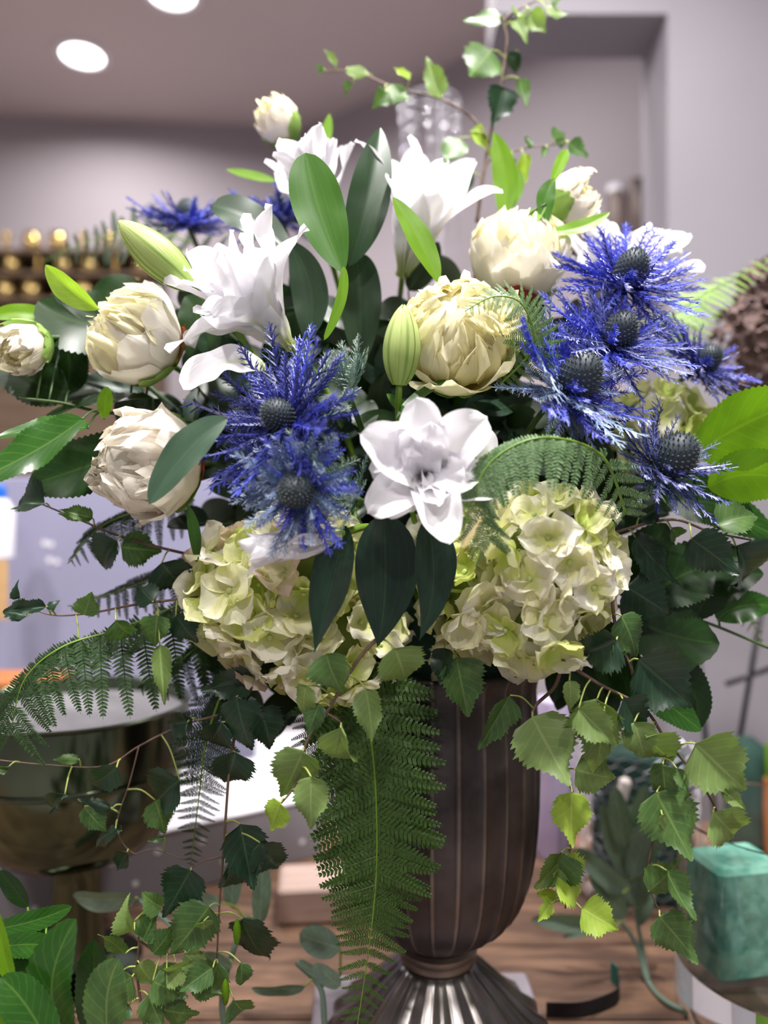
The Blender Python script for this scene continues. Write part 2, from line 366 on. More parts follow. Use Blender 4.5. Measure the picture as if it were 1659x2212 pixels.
# square pillar with a header beam
pl = P(1442, 300, 1.62)
struct('trim_1', boxm('pillar', 0.55, 0.16, CEIL), T((pl.x+0.275, 1.70, 0)), M['pillar'])
bz = P(1250, 30, 1.62).z
bx0 = P(1075, 0, 1.62).x
struct('trim_2', boxm('beam', pl.x-bx0, 0.16, CEIL-bz), T(((pl.x+bx0)/2, 1.70, bz)), M['pillar'])
for i, (x, y, wt) in enumerate(LAMPS):
    g = 'recessed ceiling downlights'
    lab = ['round recessed ceiling downlight glowing at upper left', 'second ceiling downlight cut by the top edge'][i] if i < 2 else 'ceiling downlight out of the picture %s' % ['to the left above the table', 'right above the front of the bouquet', 'above the back edge of the table', 'near the far corner', 'behind the camera on the left', 'behind the camera on the right', 'along the left wall'][i-2]
    t = thing('ceiling_light', (x, y, CEIL), lab, 'light', g)
    W0 = T((x, y, CEIL))
    put('trim_ring', lathe('trim_ring', [(0.066, 0.0), (0.085, -0.001), (0.085, -0.008), (0.066, -0.010), (0.066, 0.0)], 32, cap=False), W0, t, M['white'])
    put('lens', lathe('lens', [(0.0, -0.003), (0.066, -0.003), (0.066, -0.0005), (0.0, -0.0005)], 32), W0, t, M['lamp'])
    ld = bpy.data.lights.new('lamp', 'AREA'); ld.shape = 'DISK'; ld.size = 0.13; ld.spread = math.radians(165); ld.energy = wt; ld.color = (1.0, 0.965, 0.95)
    lo = bpy.data.objects.new('lamp', ld); reg(lo, T((x, y, CEIL-0.012)), t)

# ------------------------------------------------------------------ work table of planks
t = thing('work_table', (0.1, 0.80, 0), 'brown wooden plank work table under the metal urn', 'table')
yy = 0.42; k = 0
while yy < 1.24:
    wd = 0.135 if k % 2 else 0.118
    put('plank', boxm('plank', 2.0, wd-0.004, 0.035, 0.003), T((0.1+R(-0.01, 0.01), yy+wd/2, TZ-0.035-R(0, 0.0008))), t, M['wood']); yy += wd; k += 1
for x in (-0.82, 1.02):
    for y in (0.5, 1.2):
        put('leg', boxm('leg', 0.07, 0.07, TZ-0.035, 0.004), T((x, y, 0)), t, M['wood_dark'])
put('apron', boxm('apron', 1.78, 0.03, 0.08, 0.003), T((0.1, 1.2, TZ-0.116)), t, M['wood_dark'])
put('apron', boxm('apron', 1.78, 0.03, 0.08, 0.003), T((0.1, 0.5, TZ-0.116)), t, M['wood_dark'])

# ------------------------------------------------------------------ urn
VX, VY = P(945, 2000, 0.75).x, 0.75
vase = thing('footed_urn', (VX, VY, TZ), 'tall fluted pewter urn on a flared foot holding the bouquet', 'vase')
def rib26(a, v):
    f = abs((a/(2*PI)*26) % 1-0.5)*2      # 1 at ridge
    return 1+0.030*max(0, (f-0.72)/0.28)**1.0*min(1, v*8)-0.010*(1-f)
prof = [(0.034, -0.424), (0.040, -0.420), (0.052, -0.411), (0.064, -0.402), (0.074, -0.391), (0.081, -0.379), (0.0865, -0.366), (0.0905, -0.350), (0.0935, -0.332),
        (0.0955, -0.31), (0.097, -0.285), (0.0975, -0.26), (0.0975, -0.235), (0.0965, -0.21), (0.095, -0.19), (0.094, -0.172), (0.096, -0.158), (0.1, -0.150),
        (0.099, -0.146), (0.094, -0.150), (0.090, -0.172), (0.090, -0.25), (0.075, -0.37), (0.0, -0.40)]
W0 = T((VX, VY, CAMZ))
put('bowl', lathe('bowl', prof, 26*8, rib26, sharp=0), W0, vase, M['pewter'])
put('collar', lathe('collar', [(0.030, -0.443), (0.0375, -0.441), (0.0385, -0.437), (0.0375, -0.4345), (0.0395, -0.432), (0.0395, -0.427), (0.036, -0.4235), (0.030, -0.4235)], 48), W0, vase, M['pewter_plain'])
def rib18(a, v):
    f = abs((a/(2*PI)*20) % 1-0.5)*2
    return 1+0.06*(f-0.5)*min(1, (1-v)*3+0.2)
put('foot', lathe('foot', [(0.0, -0.514), (0.104, -0.514), (0.108, -0.511), (0.106, -0.507), (0.096, -0.500), (0.084, -0.490), (0.072, -0.478), (0.060, -0.465), (0.049, -0.455), (0.041, -0.448), (0.036, -0.442), (0.0, -0.442)], 160, rib18, sharp=0), W0, vase, M['pewter_foot'])
put('plinth', boxm('plinth', 0.235, 0.225, 0.016, 0.003), T((VX-0.008, VY-0.022, TZ)) @ Matrix.Rotation(0.03, 4, 'Z'), vase, M['slab'])
fo = thing('floral_foam', (VX, VY, CAMZ-0.24), 'dark green floral foam wedged in the mouth of the urn', 'foam')
put('block', lathe('block', [(0.0, -0.24), (0.082, -0.24), (0.084, -0.15), (0.08, -0.10), (0.06, -0.075), (0.0, -0.068)], 28), W0, fo, M['foam_dark'])
V0 = Vector((VX, VY, CAMZ-0.10))

# ================================================================== plant builders
def leaf_mesh(name, W=0.7, a=0.45, b=1.0, teeth=0, ta=0.12, fold=0.15, bend=0.5, wave=0.02, seed=0, nu=8, nv=None, acu=False):
    nv = nv or (teeth*2 if teeth else 16)
    mx = (a/(a+b))**a*(b/(a+b))**b; ph = seed*1.7
    def fn(u, v):
        s = 2*u-1; j = round(v*nv)
        wv = (max(v, 0)**a*max(1-v, 0)**b)/mx*W/2
        dy = 0
        if acu and v > 0.6: wv *= 1-0.45*math.sin((v-0.6)/0.4*PI)*0.8
        if acu: wv *= 1+0.10*noise.noise(Vector((seed*3+s, v*4, 0)))
        if teeth and 0 < j < nv and abs(s) > 0.7:
            k = (abs(s)-0.7)/0.3
            q_ = 1+0.7*math.sin(j*1.9+seed); wv *= 1+(ta if j % 2 else -ta*0.6)*k*q_; dy = (0.018 if j % 2 else -0.010)*k
        x = s*wv; y = v+dy; z = fold*abs(x)*1.0+wave*math.sin(v*9+ph+(2 if s > 0 else 0))*s*s
        if abs(bend) > 1e-3:
            an = bend*y; yy = math.sin(an)/bend; zz = -(1-math.cos(an))/bend
            return (x, yy-z*math.sin(-an)*0-0, zz+z)
        return (x, y, z)
    return grid(name, fn, nu, nv)
BIRCH = [leaf_mesh('birch_leaf', 0.74+0.05*(i % 3), 0.40+0.05*(i % 2), 0.95, 15, 0.10, R(-0.2, 0.75), (-0.5, 0.4, 0.9, 1.3, 0.1, 1.0, -0.3, 0.7)[i], 0.045, i, 8, None, True) for i in range(8)]
OVATE = [leaf_mesh('ovate_leaf', 0.5, 0.6, 0.75, 0, 0, R(0.0, 0.4), R(0.1, 0.9), 0.02, i) for i in range(4)]
SAGE = [leaf_mesh('sage_leaf', 0.5, 0.5, 0.55, 0, 0, R(0.0, 0.4), R(-0.2, 0.6), 0.015, i) for i in range(3)]

def ribbon(parent, pts, w, mat, a=0.8, b=0.8, fold=0.22, nh=None, teeth=0, wave=0.025, name='leaf', nv=26, twist=0.0):
    """one leaf of its own, along a bent spine through three points"""
    p0, pm, p1 = pts; c = 2*pm-0.5*(p0+p1); nh = Vector(nh or (0, -1, 0.35)).normalized()
    mx = (a/(a+b))**a*(b/(a+b))**b; ph = R(0, 6)
    if teeth: nv = teeth*2
    def fn(u, v):
        s = 2*u-1; q = p0*(1-v)**2+c*2*v*(1-v)+p1*v*v
        t = ((c-p0)*(1-v)+(p1-c)*v); t.normalize()
        X = t.cross(nh); X.normalize(); Nn = X.cross(t)
        if twist:
            an = twist*(v-0.5); X, Nn = X*math.cos(an)+Nn*math.sin(an), Nn*math.cos(an)-X*math.sin(an)
        wv = (max(v, 0)**a*max(1-v, 0)**b)/mx*w/2
        if teeth and abs(s) > 0.7 and 0 < v < 1: wv *= 1+(0.05 if round(v*nv) % 2 else -0.03)
        return q-p0+X*(s*wv)+Nn*(fold*abs(s)*wv+wave*w*math.sin(v*14+ph+(1.5 if s > 0 else 0))*s*s*min(1, 4*v*(1-v)))
    return put(name, grid(name, fn, 8, nv), T(p0), parent, mat)
def px3(l, d): 
    return [P(x, y, d if len(q) < 1 else d+q[0]) for (x, y, *q) in l]
def nearest(path, p):
    return min(path, key=lambda q: (q-p).length)

def birch_leaf(parent, b, tip, mat, wf=0.8, face=None, path=None, meshes=BIRCH, pr=0.0007, name='leaf', curve=True):
    L = (tip-b).length; y = tip-b
    nh = Vector(face) if face else Vector((R(-0.6, 0.6), -1, R(-0.3, 0.8)))
    me = random.choice(meshes)
    o = put(name, me, frame(b, y, nh, L*1.05, L*1.05*wf/0.8), parent, mat)
    if path:
        q = nearest(path, b)
        if (q-b).length > 0.0015:
            mid = (q+b)/2+Vector((0, 0, 0.15*(q-b).length))
            put('petiole', tube_mesh('petiole', spline([q, mid, b], 4), pr*1.2, pr, 5), T(q), parent, M['petiole'])
    return o
def twig(label, path, d, leaves, rad=0.0016, name='birch_twig', cat='branch', group=None, mats=('birch',), dd=0.0, meshes=BIRCH, stem='twig', sub=()):
    """path / leaves in photo coordinates, at its own distance; leaves (bx,by,tx,ty[,width[,mat]])"""
    pp = [P(x, y, d+dd*i/(len(path)-1)+(q[0] if q else 0)) for i, (x, y, *q) in enumerate(path)]
    sp = spline(pp, 7)
    t = thing(name, pp[0], label, cat, group)
    tube('stem', sp, rad, rad*0.45, M[stem], t)
    al = list(sp)
    for s_ in sub:
        pq = [P(x, y, d+dd*0.5+(q[0] if q else 0)) for (x, y, *q) in s_]; pq[0] = nearest(sp, pq[0]); s2 = spline(pq, 6)
        tube('side_stem', s2, rad*0.7, rad*0.35, M[stem], t); al += s2
    for l in leaves:
        bx, by, tx, ty = l[:4]; wf = l[4] if len(l) > 4 else 0.8; mt = l[5] if len(l) > 5 else random.choice(mats)
        b0 = P(bx, by, d); q = nearest(al, b0); dep = q.y-R(0.003, 0.015)
        birch_leaf(t, P(bx, by, dep), P(tx, ty, dep+R(-0.012, 0.012)), M[mt], wf, None, al, meshes)
    return t

# ---- flower petals ----
def sph_petal(name, rk, a0, a1, hw, ruf, seed, flare=0.0, notch=0.12, nu=10, nv=12, bot=0.35):
    off = Vector((seed*3.1, seed*1.7, seed*0.9))
    def fn(u, v):
        s = 2*u-1
        e = notch*noise.noise(Vector((s*2.2, seed*2.3, 0)))*2
        al = a0+(a1-a0)*v*(1-0.16*s*s+e*0.5)
        wv = hw*(bot+(1-bot)*math.sin(min(1, v*1.25)*PI/2))*(1 if v < 0.7 else math.sqrt(max(0.0, 1-((v-0.7)/0.36)**2)))
        lat = s*wv
        rr = rk*(1+flare*v**3+ruf*noise.noise(Vector((s*2.6, v*2.6, 0))+off)*(0.3+v)+ruf*0.8*v*v*math.sin(s*7+seed)*abs(s))
        sp_ = Vector((0, math.sin(al), -math.cos(al)))
        p = sp_*math.cos(lat)+Vector((1, 0, 0))*math.sin(lat)
        return p*rr
    return grid(name, fn, nu, nv)
random.seed(21)
PET_OUT = [sph_petal('outer_petal', 1.0, 0.25, R(1.75, 2.15), 0.80, 0.05, i, R(0.02, 0.16), 0.14) for i in range(6)]
PET_OPEN = [sph_petal('open_petal', 1.03, 0.25, R(1.7, 2.0), 0.72, 0.07, i+20, R(0.2, 0.4), 0.16) for i in range(4)]
PET_MID = [sph_petal('middle_petal', 1.0, 0.5, R(2.2, 2.6), 0.55, 0.13, i+40, 0.05, 0.3) for i in range(6)]
PET_IN = [sph_petal('inner_petal', 1.0, 0.9, R(2.15, 2.7), R(0.46, 0.66), 0.17, i+60, 0.06, 0.5, 14, 12) for i in range(10)]
SEPAL = [sph_petal('sepal', 1.04, 0.05, R(0.95, 1.3), 0.5, 0.03, i+80, 0.05, 0.1) for i in range(3)]
SEPAL_BIG = [sph_petal('big_sepal', 1.07, 0.05, R(1.5, 1.95), 0.62, 0.05, i+90, 0.05, 0.15) for i in range(3)]
def stem_to(t, p, d, mat, r=0.0028):
    pm = p+Vector(d)*0.035+Vector((0, 0.05, 0))
    pm = pm*0.7+(p+V0)*0.15; pm.y = max(pm.y, p.y+0.03)
    e = V0+Vector((R(-0.04, 0.04), R(-0.03, 0.03), -0.05))
    tube('stem', spline([p, pm, e], 8), r, r, M[mat], t)
def peony(c, axis, Rr, label, n_open=2, n_in=26, mats=('peony_out', 'peony_in'), sep=4, sepm=('sepal', 'sepal_red'), tall=1.0, name='peony', inr=(0.62, 0.97), amax=1.0):
    ax = Vector(axis).normalized()
    t = thing(name, c-ax*Rr, label, 'peony', 'white peonies in the bouquet')
    tw = R(0, 6)
    n = 7
    for i in range(n):
        me = random.choice(PET_OPEN if i < n_open else PET_OUT)
        put('petal', me, zframe(c, ax, tw+i*2*PI/n+R(-0.15, 0.15), Rr*R(0.97, 1.02), Rr*tall), t, M[mats[0]])
    for i in range(6):
        put('petal', random.choice(PET_MID), zframe(c, ax, tw+i*2*PI/6+0.4+R(-0.2, 0.2), Rr*R(0.86, 0.95), Rr*0.93*tall), t, M[mats[0] if i % 2 else mats[1]])
    for i in range(n_in):
        k = R(*inr); axj = (ax+Vector((R(-.25, .25), R(-.25, .25), R(-.25, .25)))).normalized()
        put('petal', random.choice(PET_IN), zframe(c, axj, i*2.4, Rr*k, Rr*k*R(1.0, 1.12)*tall), t, M[mats[1] if i % 4 else mats[0]])
    hk = 0.80 if name == 'peony' else 0.5
    put('heart', lathe('heart', [(hk*math.sin(PI*j/14), -hk*math.cos(PI*j/14)) for j in range(15)], 40, lambda a, v: 1+0.16*noise.noise(Vector((3*math.cos(a), 3*math.sin(a), v*5+Rr*99))), sharp=0), zframe(c, ax, tw, Rr), t, M[mats[1]])
    for i in range(sep):
        put('sepal', random.choice(SEPAL if name == 'peony' else (SEPAL_BIG if i % 2 == 0 else SEPAL)), zframe(c, ax, tw+i*2*PI/max(sep, 1)+R(-0.2, 0.2), Rr*1.03, Rr*1.03*tall), t, M[sepm[i % len(sepm)]])
    stem_to(t, c-ax*Rr*0.95*tall, -ax, 'stem')
    return t
random.seed(22)
def tepal(name, W, th0, th1, pw, cup, ruf, seed, a=0.75, b=0.7, nu=10, nv=24):
    mx = (a/(a+b))**a*(b/(a+b))**b
    off = Vector((seed*2.7, seed, 0)); sy = [0.0]; sz = [0.0]; K = nv
    def th(v): return math.radians(th0+(th1-th0)*v**pw)
    for j in range(K):
        q = th((j+0.5)/K); sy.append(sy[-1]+math.sin(q)/K); sz.append(sz[-1]+math.cos(q)/K)
    def fn(u, v):
        s = 2*u-1; j = round(v*K); q = th(v)
        wv = W/2*max((v**a*(1-v)**b)/mx, 0.30 if v < 0.3 else 0) if v < 1 else 0.0
        e = ruf*(0.25+abs(s))*abs(s)*math.sin(v*13+seed*2+(1.4 if s > 0 else 0))*min(1, 3*v)
        e += ruf*0.6*noise.noise(Vector((s*2, v*4, 0))+off)
        wv *= 1+0.10*noise.noise(Vector((3*s, v*5, 1))+off)
        n_ = cup*(wv*s*s)-0.04*(1-abs(s))*0+e
        return (s*wv, sy[j]-math.cos(q)*n_, sz[j]+math.sin(q)*n_)
    return grid(name, fn, nu, nv)
TEP_WIDE = [tepal('wide_tepal', R(0.40, 0.50), R(14, 24), R(85, 118), 1.4, 0.45, 0.045, i, 0.7, 0.55) for i in range(6)]
TEP_STAR = [tepal('star_tepal', R(0.30, 0.36), R(10, 18), R(48, 75), 1.6, 0.45, 0.02, i+10) for i in range(5)]
TEP_IN = [tepal('inner_tepal', R(0.36, 0.5), R(10, 34), R(40, 105), 1.4, 0.3, 0.055, i+20, 0.8, 0.42) for i in range(9)]
TEP_TRUMPET = [tepal('trumpet_tepal', R(0.30, 0.36), R(8, 16), R(30, 62), 2.0, 0.55, 0.03, i+30) for i in range(6)]
TEP_UP = [tepal('upright_tepal', R(0.30, 0.38), R(16, 30), R(60, 112), 1.7, 0.4, 0.04, i+50, 0.72, 0.5) for i in range(7)]
TEP_MID = [tepal('middle_tepal', R(0.26, 0.34), R(6, 24), R(28, 72), 1.6, 0.35, 0.04, i+70, 0.75, 0.45) for i in range(7)]
TEP_DBL = [tepal('double_tepal', R(0.34, 0.44), R(14, 40), R(60, 120), 1.2, 0.2, 0.085, i+90, 0.8, 0.42) for i in range(9)]
def lily(c, axis, L, label, outer=TEP_WIDE, no=6, ni=7, tw=0.0, inl=(0.55, 0.8), stamens=4, inner=TEP_IN, stem='stem_lime'):
    ax = Vector(axis).normalized()
    t = thing('lily', c, label, 'lily', 'white lilies in the bouquet')
    for i in range(no):
        put('petal', outer[i % len(outer)], zframe(c, ax, tw+i*2*PI/no+R(-0.1, 0.1), L*(1.0 if i % 2 else 0.94)), t, M['lily'])
    for i in range(ni):
        put('inner_petal', random.choice(inner), zframe(c+ax*L*0.05, ax+Vector((R(-.22, .22), R(-.22, .22), R(-.22, .22))), tw+0.5+i*2.39996, L*R(*inl)), t, M['lily_in'])
    for i in range(stamens):
        an = i*2*PI/max(stamens, 1); d = zframe(c, ax, an).to_3x3() @ Vector((0, math.sin(0.3), math.cos(0.3)))
        p1 = c+d*L*0.62
        tube('stamen', [c, c+d*L*0.3, p1], 0.0007, 0.0006, M['stamen'], t, 5)
        tube('anther', [p1-Vector((0.003, 0, 0)), p1, p1+Vector((0.003, 0, 0.001))], 0.0009, 0.0007, M['anther'], t, 5)
    stem_to(t, c, -ax, stem, 0.003)
    return t
def lily_bud(base, tip, wpx, label):
    ax = tip-base; L = ax.length; r = wpx/2
    t = thing('lily_bud', base, label, 'lily bud', 'lily buds in the bouquet')
    for i in range(6):
        inn = i % 2
        def fn(u, v, inn=inn):
            s = 2*u-1
            pr = (math.sin(min(1.0, (v*0.93+0.06))*PI)**0.62)*(1.0-0.16*v)
            an = s*(0.50 if not inn else 0.6)*1.15*(1 if v < .9 else (1.05-v)/.15)
            rr = r*pr*(1.0-(0.07 if inn else 0.0)+(0.05*(1-abs(s))**2 if not inn else 0))
            return (rr*math.sin(an), rr*math.cos(an), v*L)
        put('tepal', grid('bud_tepal', fn, 8, 20), zframe(base, ax, 0.35+i*PI/3), t, M['lily_bud'])
    stem_to(t, base, -ax.normalized(), 'stem_lime')
    return t
# ---- hydrangea ----
def hyd_petal(i):
    off = Vector((i*3.3, i*1.1, 0)); tilt = R(58, 100); c = R(-0.5, 0.5); wd = R(1.12, 1.38)
    def fn(u, v):
        s = 2*u-1
        wv = wd/2*math.sin(PI*min(1, 0.10+v*0.76)**0.95)*(1.0+0.12*noise.noise(Vector((s*2, v*2, 5))+off))
        if v > 0.999: wv *= 0.62
        ruf = 0.15*abs(s)**1.5*math.sin(v*9+i+(2 if s > 0 else 0))*v+0.17*noise.noise(Vector((s*1.7, v*2.4, 0))+off)*v
        q = math.radians(tilt)+c*v
        ee = v*(1-0.10*abs(s)**2+0.08*noise.noise(Vector((s*3, 1, 2))+off))
        y = math.sin(q)*ee; z = math.cos(q)*ee
        n_ = 0.35*wv*s*s+ruf
        return (s*wv, y-math.cos(q)*n_, z+math.sin(q)*n_)
    return grid('hydrangea_petal', fn, 8, 8)
random.seed(23)
HYD = [hyd_petal(i) for i in range(10)]
EYE = lathe('floret_eye', [(0.0, -0.5), (0.05, -0.5), (0.05, -0.02), (0.09, 0.02), (0.08, 0.09), (0.0, 0.13)], 7)
def hydrangea(clusters, label, fl=0.0245, mats=('hyd_cream', 'hyd_cream', 'hyd_cream', 'hyd_cream', 'hyd_lime', 'hyd_lime', 'hyd_lime', 'hyd_cream', 'hyd_blush'), name='hydrangea', dens=0.00080, pm=None, core='hyd_core'):
    cs = [(P(x, y, d), r*d/F) for (x, y, d, r) in clusters]
    t = thing(name, cs[0][0]-Vector((0, 0, cs[0][1])), label, 'hydrangea', 'hydrangea heads in the bouquet')
    for c, r in cs:
        put('core', lathe('core', [(r*0.72*math.sin(PI*j/12), -r*0.72*math.cos(PI*j/12)) for j in range(13)], 20), T(c), t, M[core])
        n = int(4*PI*r*r/dens)
        for i in range(n):
            z = 1-2*(i+0.5)/n; a = i*2.39996+R(-0.15, 0.15); q = math.sqrt(1-z*z)
            dr = Vector((q*math.cos(a), q*math.sin(a), z+R(-0.05, 0.05))).normalized()
            if dr.y > 0.45: continue
            p = c+dr*r*R(0.88, 1.05)
            if any((p-c2).length < r2*0.82 for c2, r2 in cs if c2 is not c): continue
            dj = (dr+Vector((R(-.45, .45), R(-.45, .45), R(-.45, .45)))).normalized()
            s = fl*R(0.85, 1.2); mt = M[random.choice(mats)]
            e = put('floret', EYE, zframe(p, dj, 0, s), t, M['hyd_eye'] if not pm else M[pm])
            tw = R(0, 6)
            for k in range(4):
                put('petal', random.choice(HYD), zframe(p, dj, tw+k*PI/2+R(-0.15, 0.15), s*R(0.9, 1.1)), e, mt if not pm else M[pm])
    return t
# ---- sea holly ----
def bract_mesh(i, n=13, fine=1.0):
    rnd = random.Random(i); V = []; Fc = []; UV = []
    def spikep(o, d, L, r, v0, v1):
        d = d.normalized(); x = d.cross(Vector((0.2, 0.1, 1))).normalized(); y = d.cross(x); b = len(V)
        for a in range(3):
            V.append(o+x*(r*math.cos(a*2.094))+y*(r*math.sin(a*2.094))); UV.append((0.5, v0))
        V.append(o+d*L); UV.append((0.5, v1))
        for a in range(3): Fc.append((b+a, b+(a+1) % 3, b+3))
    bend = rnd.uniform(-0.1, 0.3); sw = rnd.uniform(-0.12, 0.12)
    def sp_(v): return Vector((sw*v*v, v*(1-0.1*bend*v), bend*v*v))
    K = 7
    for j in range(K+1):
        v = j/K; r = 0.024*(1-v)+0.004; p = sp_(v)
        for a in range(3): V.append(p+Vector((r*1.5*math.cos(a*2.094+0.5), 0, r*0.7*math.sin(a*2.094+0.5)))); UV.append((0.5, v))
    for j in range(K):
        for a in range(3):
            b = (a+1) % 3; Fc.append((j*3+a, j*3+b, j*3+3+b, j*3+3+a))
    for j in range(n):
        v = 0.16+0.80*j/n
        for sd in (-1, 1):
            L = 0.29*(1-0.70*v)*rnd.uniform(0.7, 1.25)*(0.5+min(1, v*2.5)*0.5)
            an = math.radians(rnd.uniform(26, 46)); d = Vector((sd*math.sin(an), math.cos(an), rnd.uniform(-0.2, 0.4)))
            o = sp_(v+rnd.uniform(-0.03, 0.03)); spikep(o, d, L, 0.0125, v, min(1, v+0.4))
            for q in (0.35, 0.6):
                a2 = an+math.radians(rnd.choice((-32, 32))); spikep(o+d.normalized()*L*q, Vector((sd*math.sin(a2), math.cos(a2), rnd.uniform(-0.2, 0.3))), L*0.45, 0.008, v, min(1, v+0.5))
    return mesh('bract', V, Fc, UV, False)
BRACT = [bract_mesh(i) for i in range(6)]
CONE = lathe('seed_head', [(0.40*math.sin(PI*(0.02+0.98*j/14))**0.85, -0.5*math.cos(PI*j/14)) for j in range(15)], 18)
V = []; Fc = []
for i in range(230):
    z = 1-2*(i+0.5)/230; a = i*2.39996; q = math.sqrt(max(0, 1-z*z)); p = Vector((0.40*q*math.cos(a), 0.40*q*math.sin(a), 0.5*z))
    d = Vector((q*math.cos(a), q*math.sin(a), z*0.8+0.35)).normalized(); x = d.orthogonal().normalized(); y = d.cross(x); b0 = len(V)
    for k in range(4): V.append(p+x*(0.026*math.cos(k*PI/2))+y*(0.026*math.sin(k*PI/2)))
    V.append(p+d*0.085); Fc += [(b0+k, b0+(k+1) % 4, b0+4) for k in range(4)]
SPIKES = mesh('cone_spikes', V, Fc, None, False)
def thistle(c, axis, clen, blen, label, n0=(15, 18, 14), mats=('blue', 'blue', 'blue_dark'), low='silver_green', th=(60, 78, 100)):
    ax = Vector(axis).normalized(); n = [int(k*1.55) for k in n0]; blen *= 1.12
    t = thing('sea_holly', c-ax*clen*0.5, label, 'sea holly', 'blue sea holly in the bouquet')
    o = put('seed_head', CONE, zframe(c, ax, 0, clen), t, M['cone'])
    put('spikes', SPIKES, zframe(c, ax, 0, clen), o, M['spike'], kind='stuff')
    bp = c-ax*clen*0.45
    for ly in range(3):
        for i in range(n[ly]):
            an = i*2*PI/n[ly]+R(-0.2, 0.2)+ly; q = math.radians(th[ly]+R(-12, 12))
            fm = zframe(bp-ax*0.002*ly, ax, an).to_3x3(); d = fm @ Vector((0, math.sin(q), math.cos(q))); nn = fm @ Vector((0, -math.cos(q), math.sin(q)))
            s = blen*(0.66, 1.0, 0.82)[ly]*R(0.78, 1.12)
            mt = random.choice(mats) if ly < 2 else (low if i % 2 else mats[-1])
            put('bract', random.choice(BRACT), frame(bp+d*clen*0.16, d, nn, s, s*R(0.8, 1.15)), t, M[mt])
    stem_to(t, bp, -ax, 'stem')
    return t
# ---- ferns ----
def pinna_mesh(i, n=15, curl=0.35, rev=0.0):
    V = []; Fc = []; rnd = random.Random(i)
    def sp_(v): return Vector((rev*v*v, v, -curl*v*v*0.5))
    for j in range(9):
        v = j/8; r = 0.010*(1-0.8*v); p = sp_(v); V.extend([p+Vector((-r, 0, 0)), p+Vector((0, 0, r)), p+Vector((r, 0, 0))])
    for j in range(8):
        for a in range(2): Fc.append((j*3+a, j*3+a+1, j*3+a+4, j*3+a+3))
    for j in range(n):
        v = 0.03+0.95*j/n
        L = 0.17*(1-v)**0.62*(0.75+0.25*min(1, v*6))+0.012; wd = 0.98/n*0.44
        for sd in (-1, 1):
            o = sp_(v); an = math.radians(24+rnd.uniform(-5, 5)); d = Vector((sd*math.cos(an), math.sin(an), rnd.uniform(-0.25, 0.1))); y = Vector((-sd*math.sin(an)*sd*0, 1, 0))
            b = len(V)
            V.extend([o-y*wd*0.9, o+y*wd*0.9, o+d*L*0.62+y*wd*0.85+Vector((0, 0, 0.012)), o+d*L*0.62-y*wd*0.85+Vector((0, 0, 0.012)), o+d*L+y*wd*0.25])
            Fc.append((b, b+1, b+2, b+3)); Fc.append((b+3, b+2, b+4))
    return mesh('pinna', V, Fc, None, False)
PINNA = [pinna_mesh(i, 15, R(0.15, 0.5), R(-0.08, 0.08)) for i in range(4)]
PINNA_L = [pinna_mesh(i+9, 22, R(0.3, 0.7), R(-0.1, 0.1)) for i in range(3)]
def fern(path, maxpx, pairs, label, mat, nh=(0, -1, 0.3), fwd=0.45, grav=0.0, prof=None, meshes=PINNA, sides=(-1, 1), lift=0.0, rach='stem_lime', start=0.0, jit=0.1):
    pp = [P(*q) for q in path]; sp = spline(pp, 10); K = len(sp)
    t = thing('fern_frond', pp[0], label, 'fern', 'fern fronds in the bouquet')
    tube('rachis', sp, 0.0013, 0.0004, M[rach], t, 5)
    nh = Vector(nh)
    prof = prof or (lambda v: min(1, 0.35+2.4*v)*(1-v)**0.75+0.06)
    for i in range(pairs):
        v = start+(1-start)*(i+0.5)/pairs; f = v*(K-1); k = min(int(f), K-2); p = sp[k].lerp(sp[k+1], f-k)
        tg = (sp[min(k+2, K-1)]-sp[max(k-1, 0)]).normalized(); x = tg.cross(nh).normalized(); z = x.cross(tg)
        for sd in sides:
            L = maxpx*p.y/F*prof(v)*R(0.9, 1.1)
            if L < 0.002: continue
            d = (x*sd+tg*(fwd+R(-jit, jit))+Vector((0, 0, -grav))+z*(lift+R(-0.15, 0.15))).normalized()
            put('leaflet', random.choice(meshes), frame(p+tg*R(-0.001, 0.001), d, z, L), t, M[mat])
    return t

# ================================================================== the bouquet
# ---- hydrangeas
random.seed(31)
hydrangea([(545, 1275, 0.655, 118), (655, 1225, 0.65, 115), (730, 1390, 0.66, 125), (600, 1345, 0.65, 105)], 'cream and lime hydrangea head under the left sea hollies')
hydrangea([(1180, 1200, 0.625, 138), (1150, 1310, 0.625, 112), (1045, 1280, 0.645, 105), (1010, 1170, 0.67, 90), (1010, 1375, 0.67, 62)], 'cream and lime hydrangea head beneath the curled fern on the right')
hydrangea([(1420, 930, 0.75, 80)], 'small lime hydrangea head half hidden behind the right sea hollies', mats=('hyd_lime', 'hyd_lime', 'hyd_cream'))
# ---- peonies
random.seed(32)
peony(P(290, 728, 0.67), (-0.55, -0.62, 0.42), 0.0405, 'globe-shaped white peony beside the round bud at left', 1, 26)
peony(P(318, 1000, 0.65), (-0.62, -0.66, -0.05), 0.0445, 'wide-open cream peony with a dark leaf across it at left', 3, 28, ('peony_blush', 'peony_blush'))
peony(P(985, 728, 0.635), (-0.12, -0.82, 0.35), 0.0455, 'large yellow-cream peony behind the upright lily bud', 3, 30, ('peony_in', 'peony_in'))
peony(P(1120, 552, 0.72), (0.05, -0.42, 0.85), 0.0450, 'cream peony with red-edged sepals right of the star lily', 1, 28, sep=5, sepm=('sepal_red', 'sepal', 'sepal_red'))
def bud(c, axis, r, label, sepm=('sepal',), sep=4, tall=1.25):
    return peony(c, axis, r, label, 0, 12, ('peony_blush', 'peony_in'), sep, sepm, tall, 'peony_bud', (0.5, 0.9))
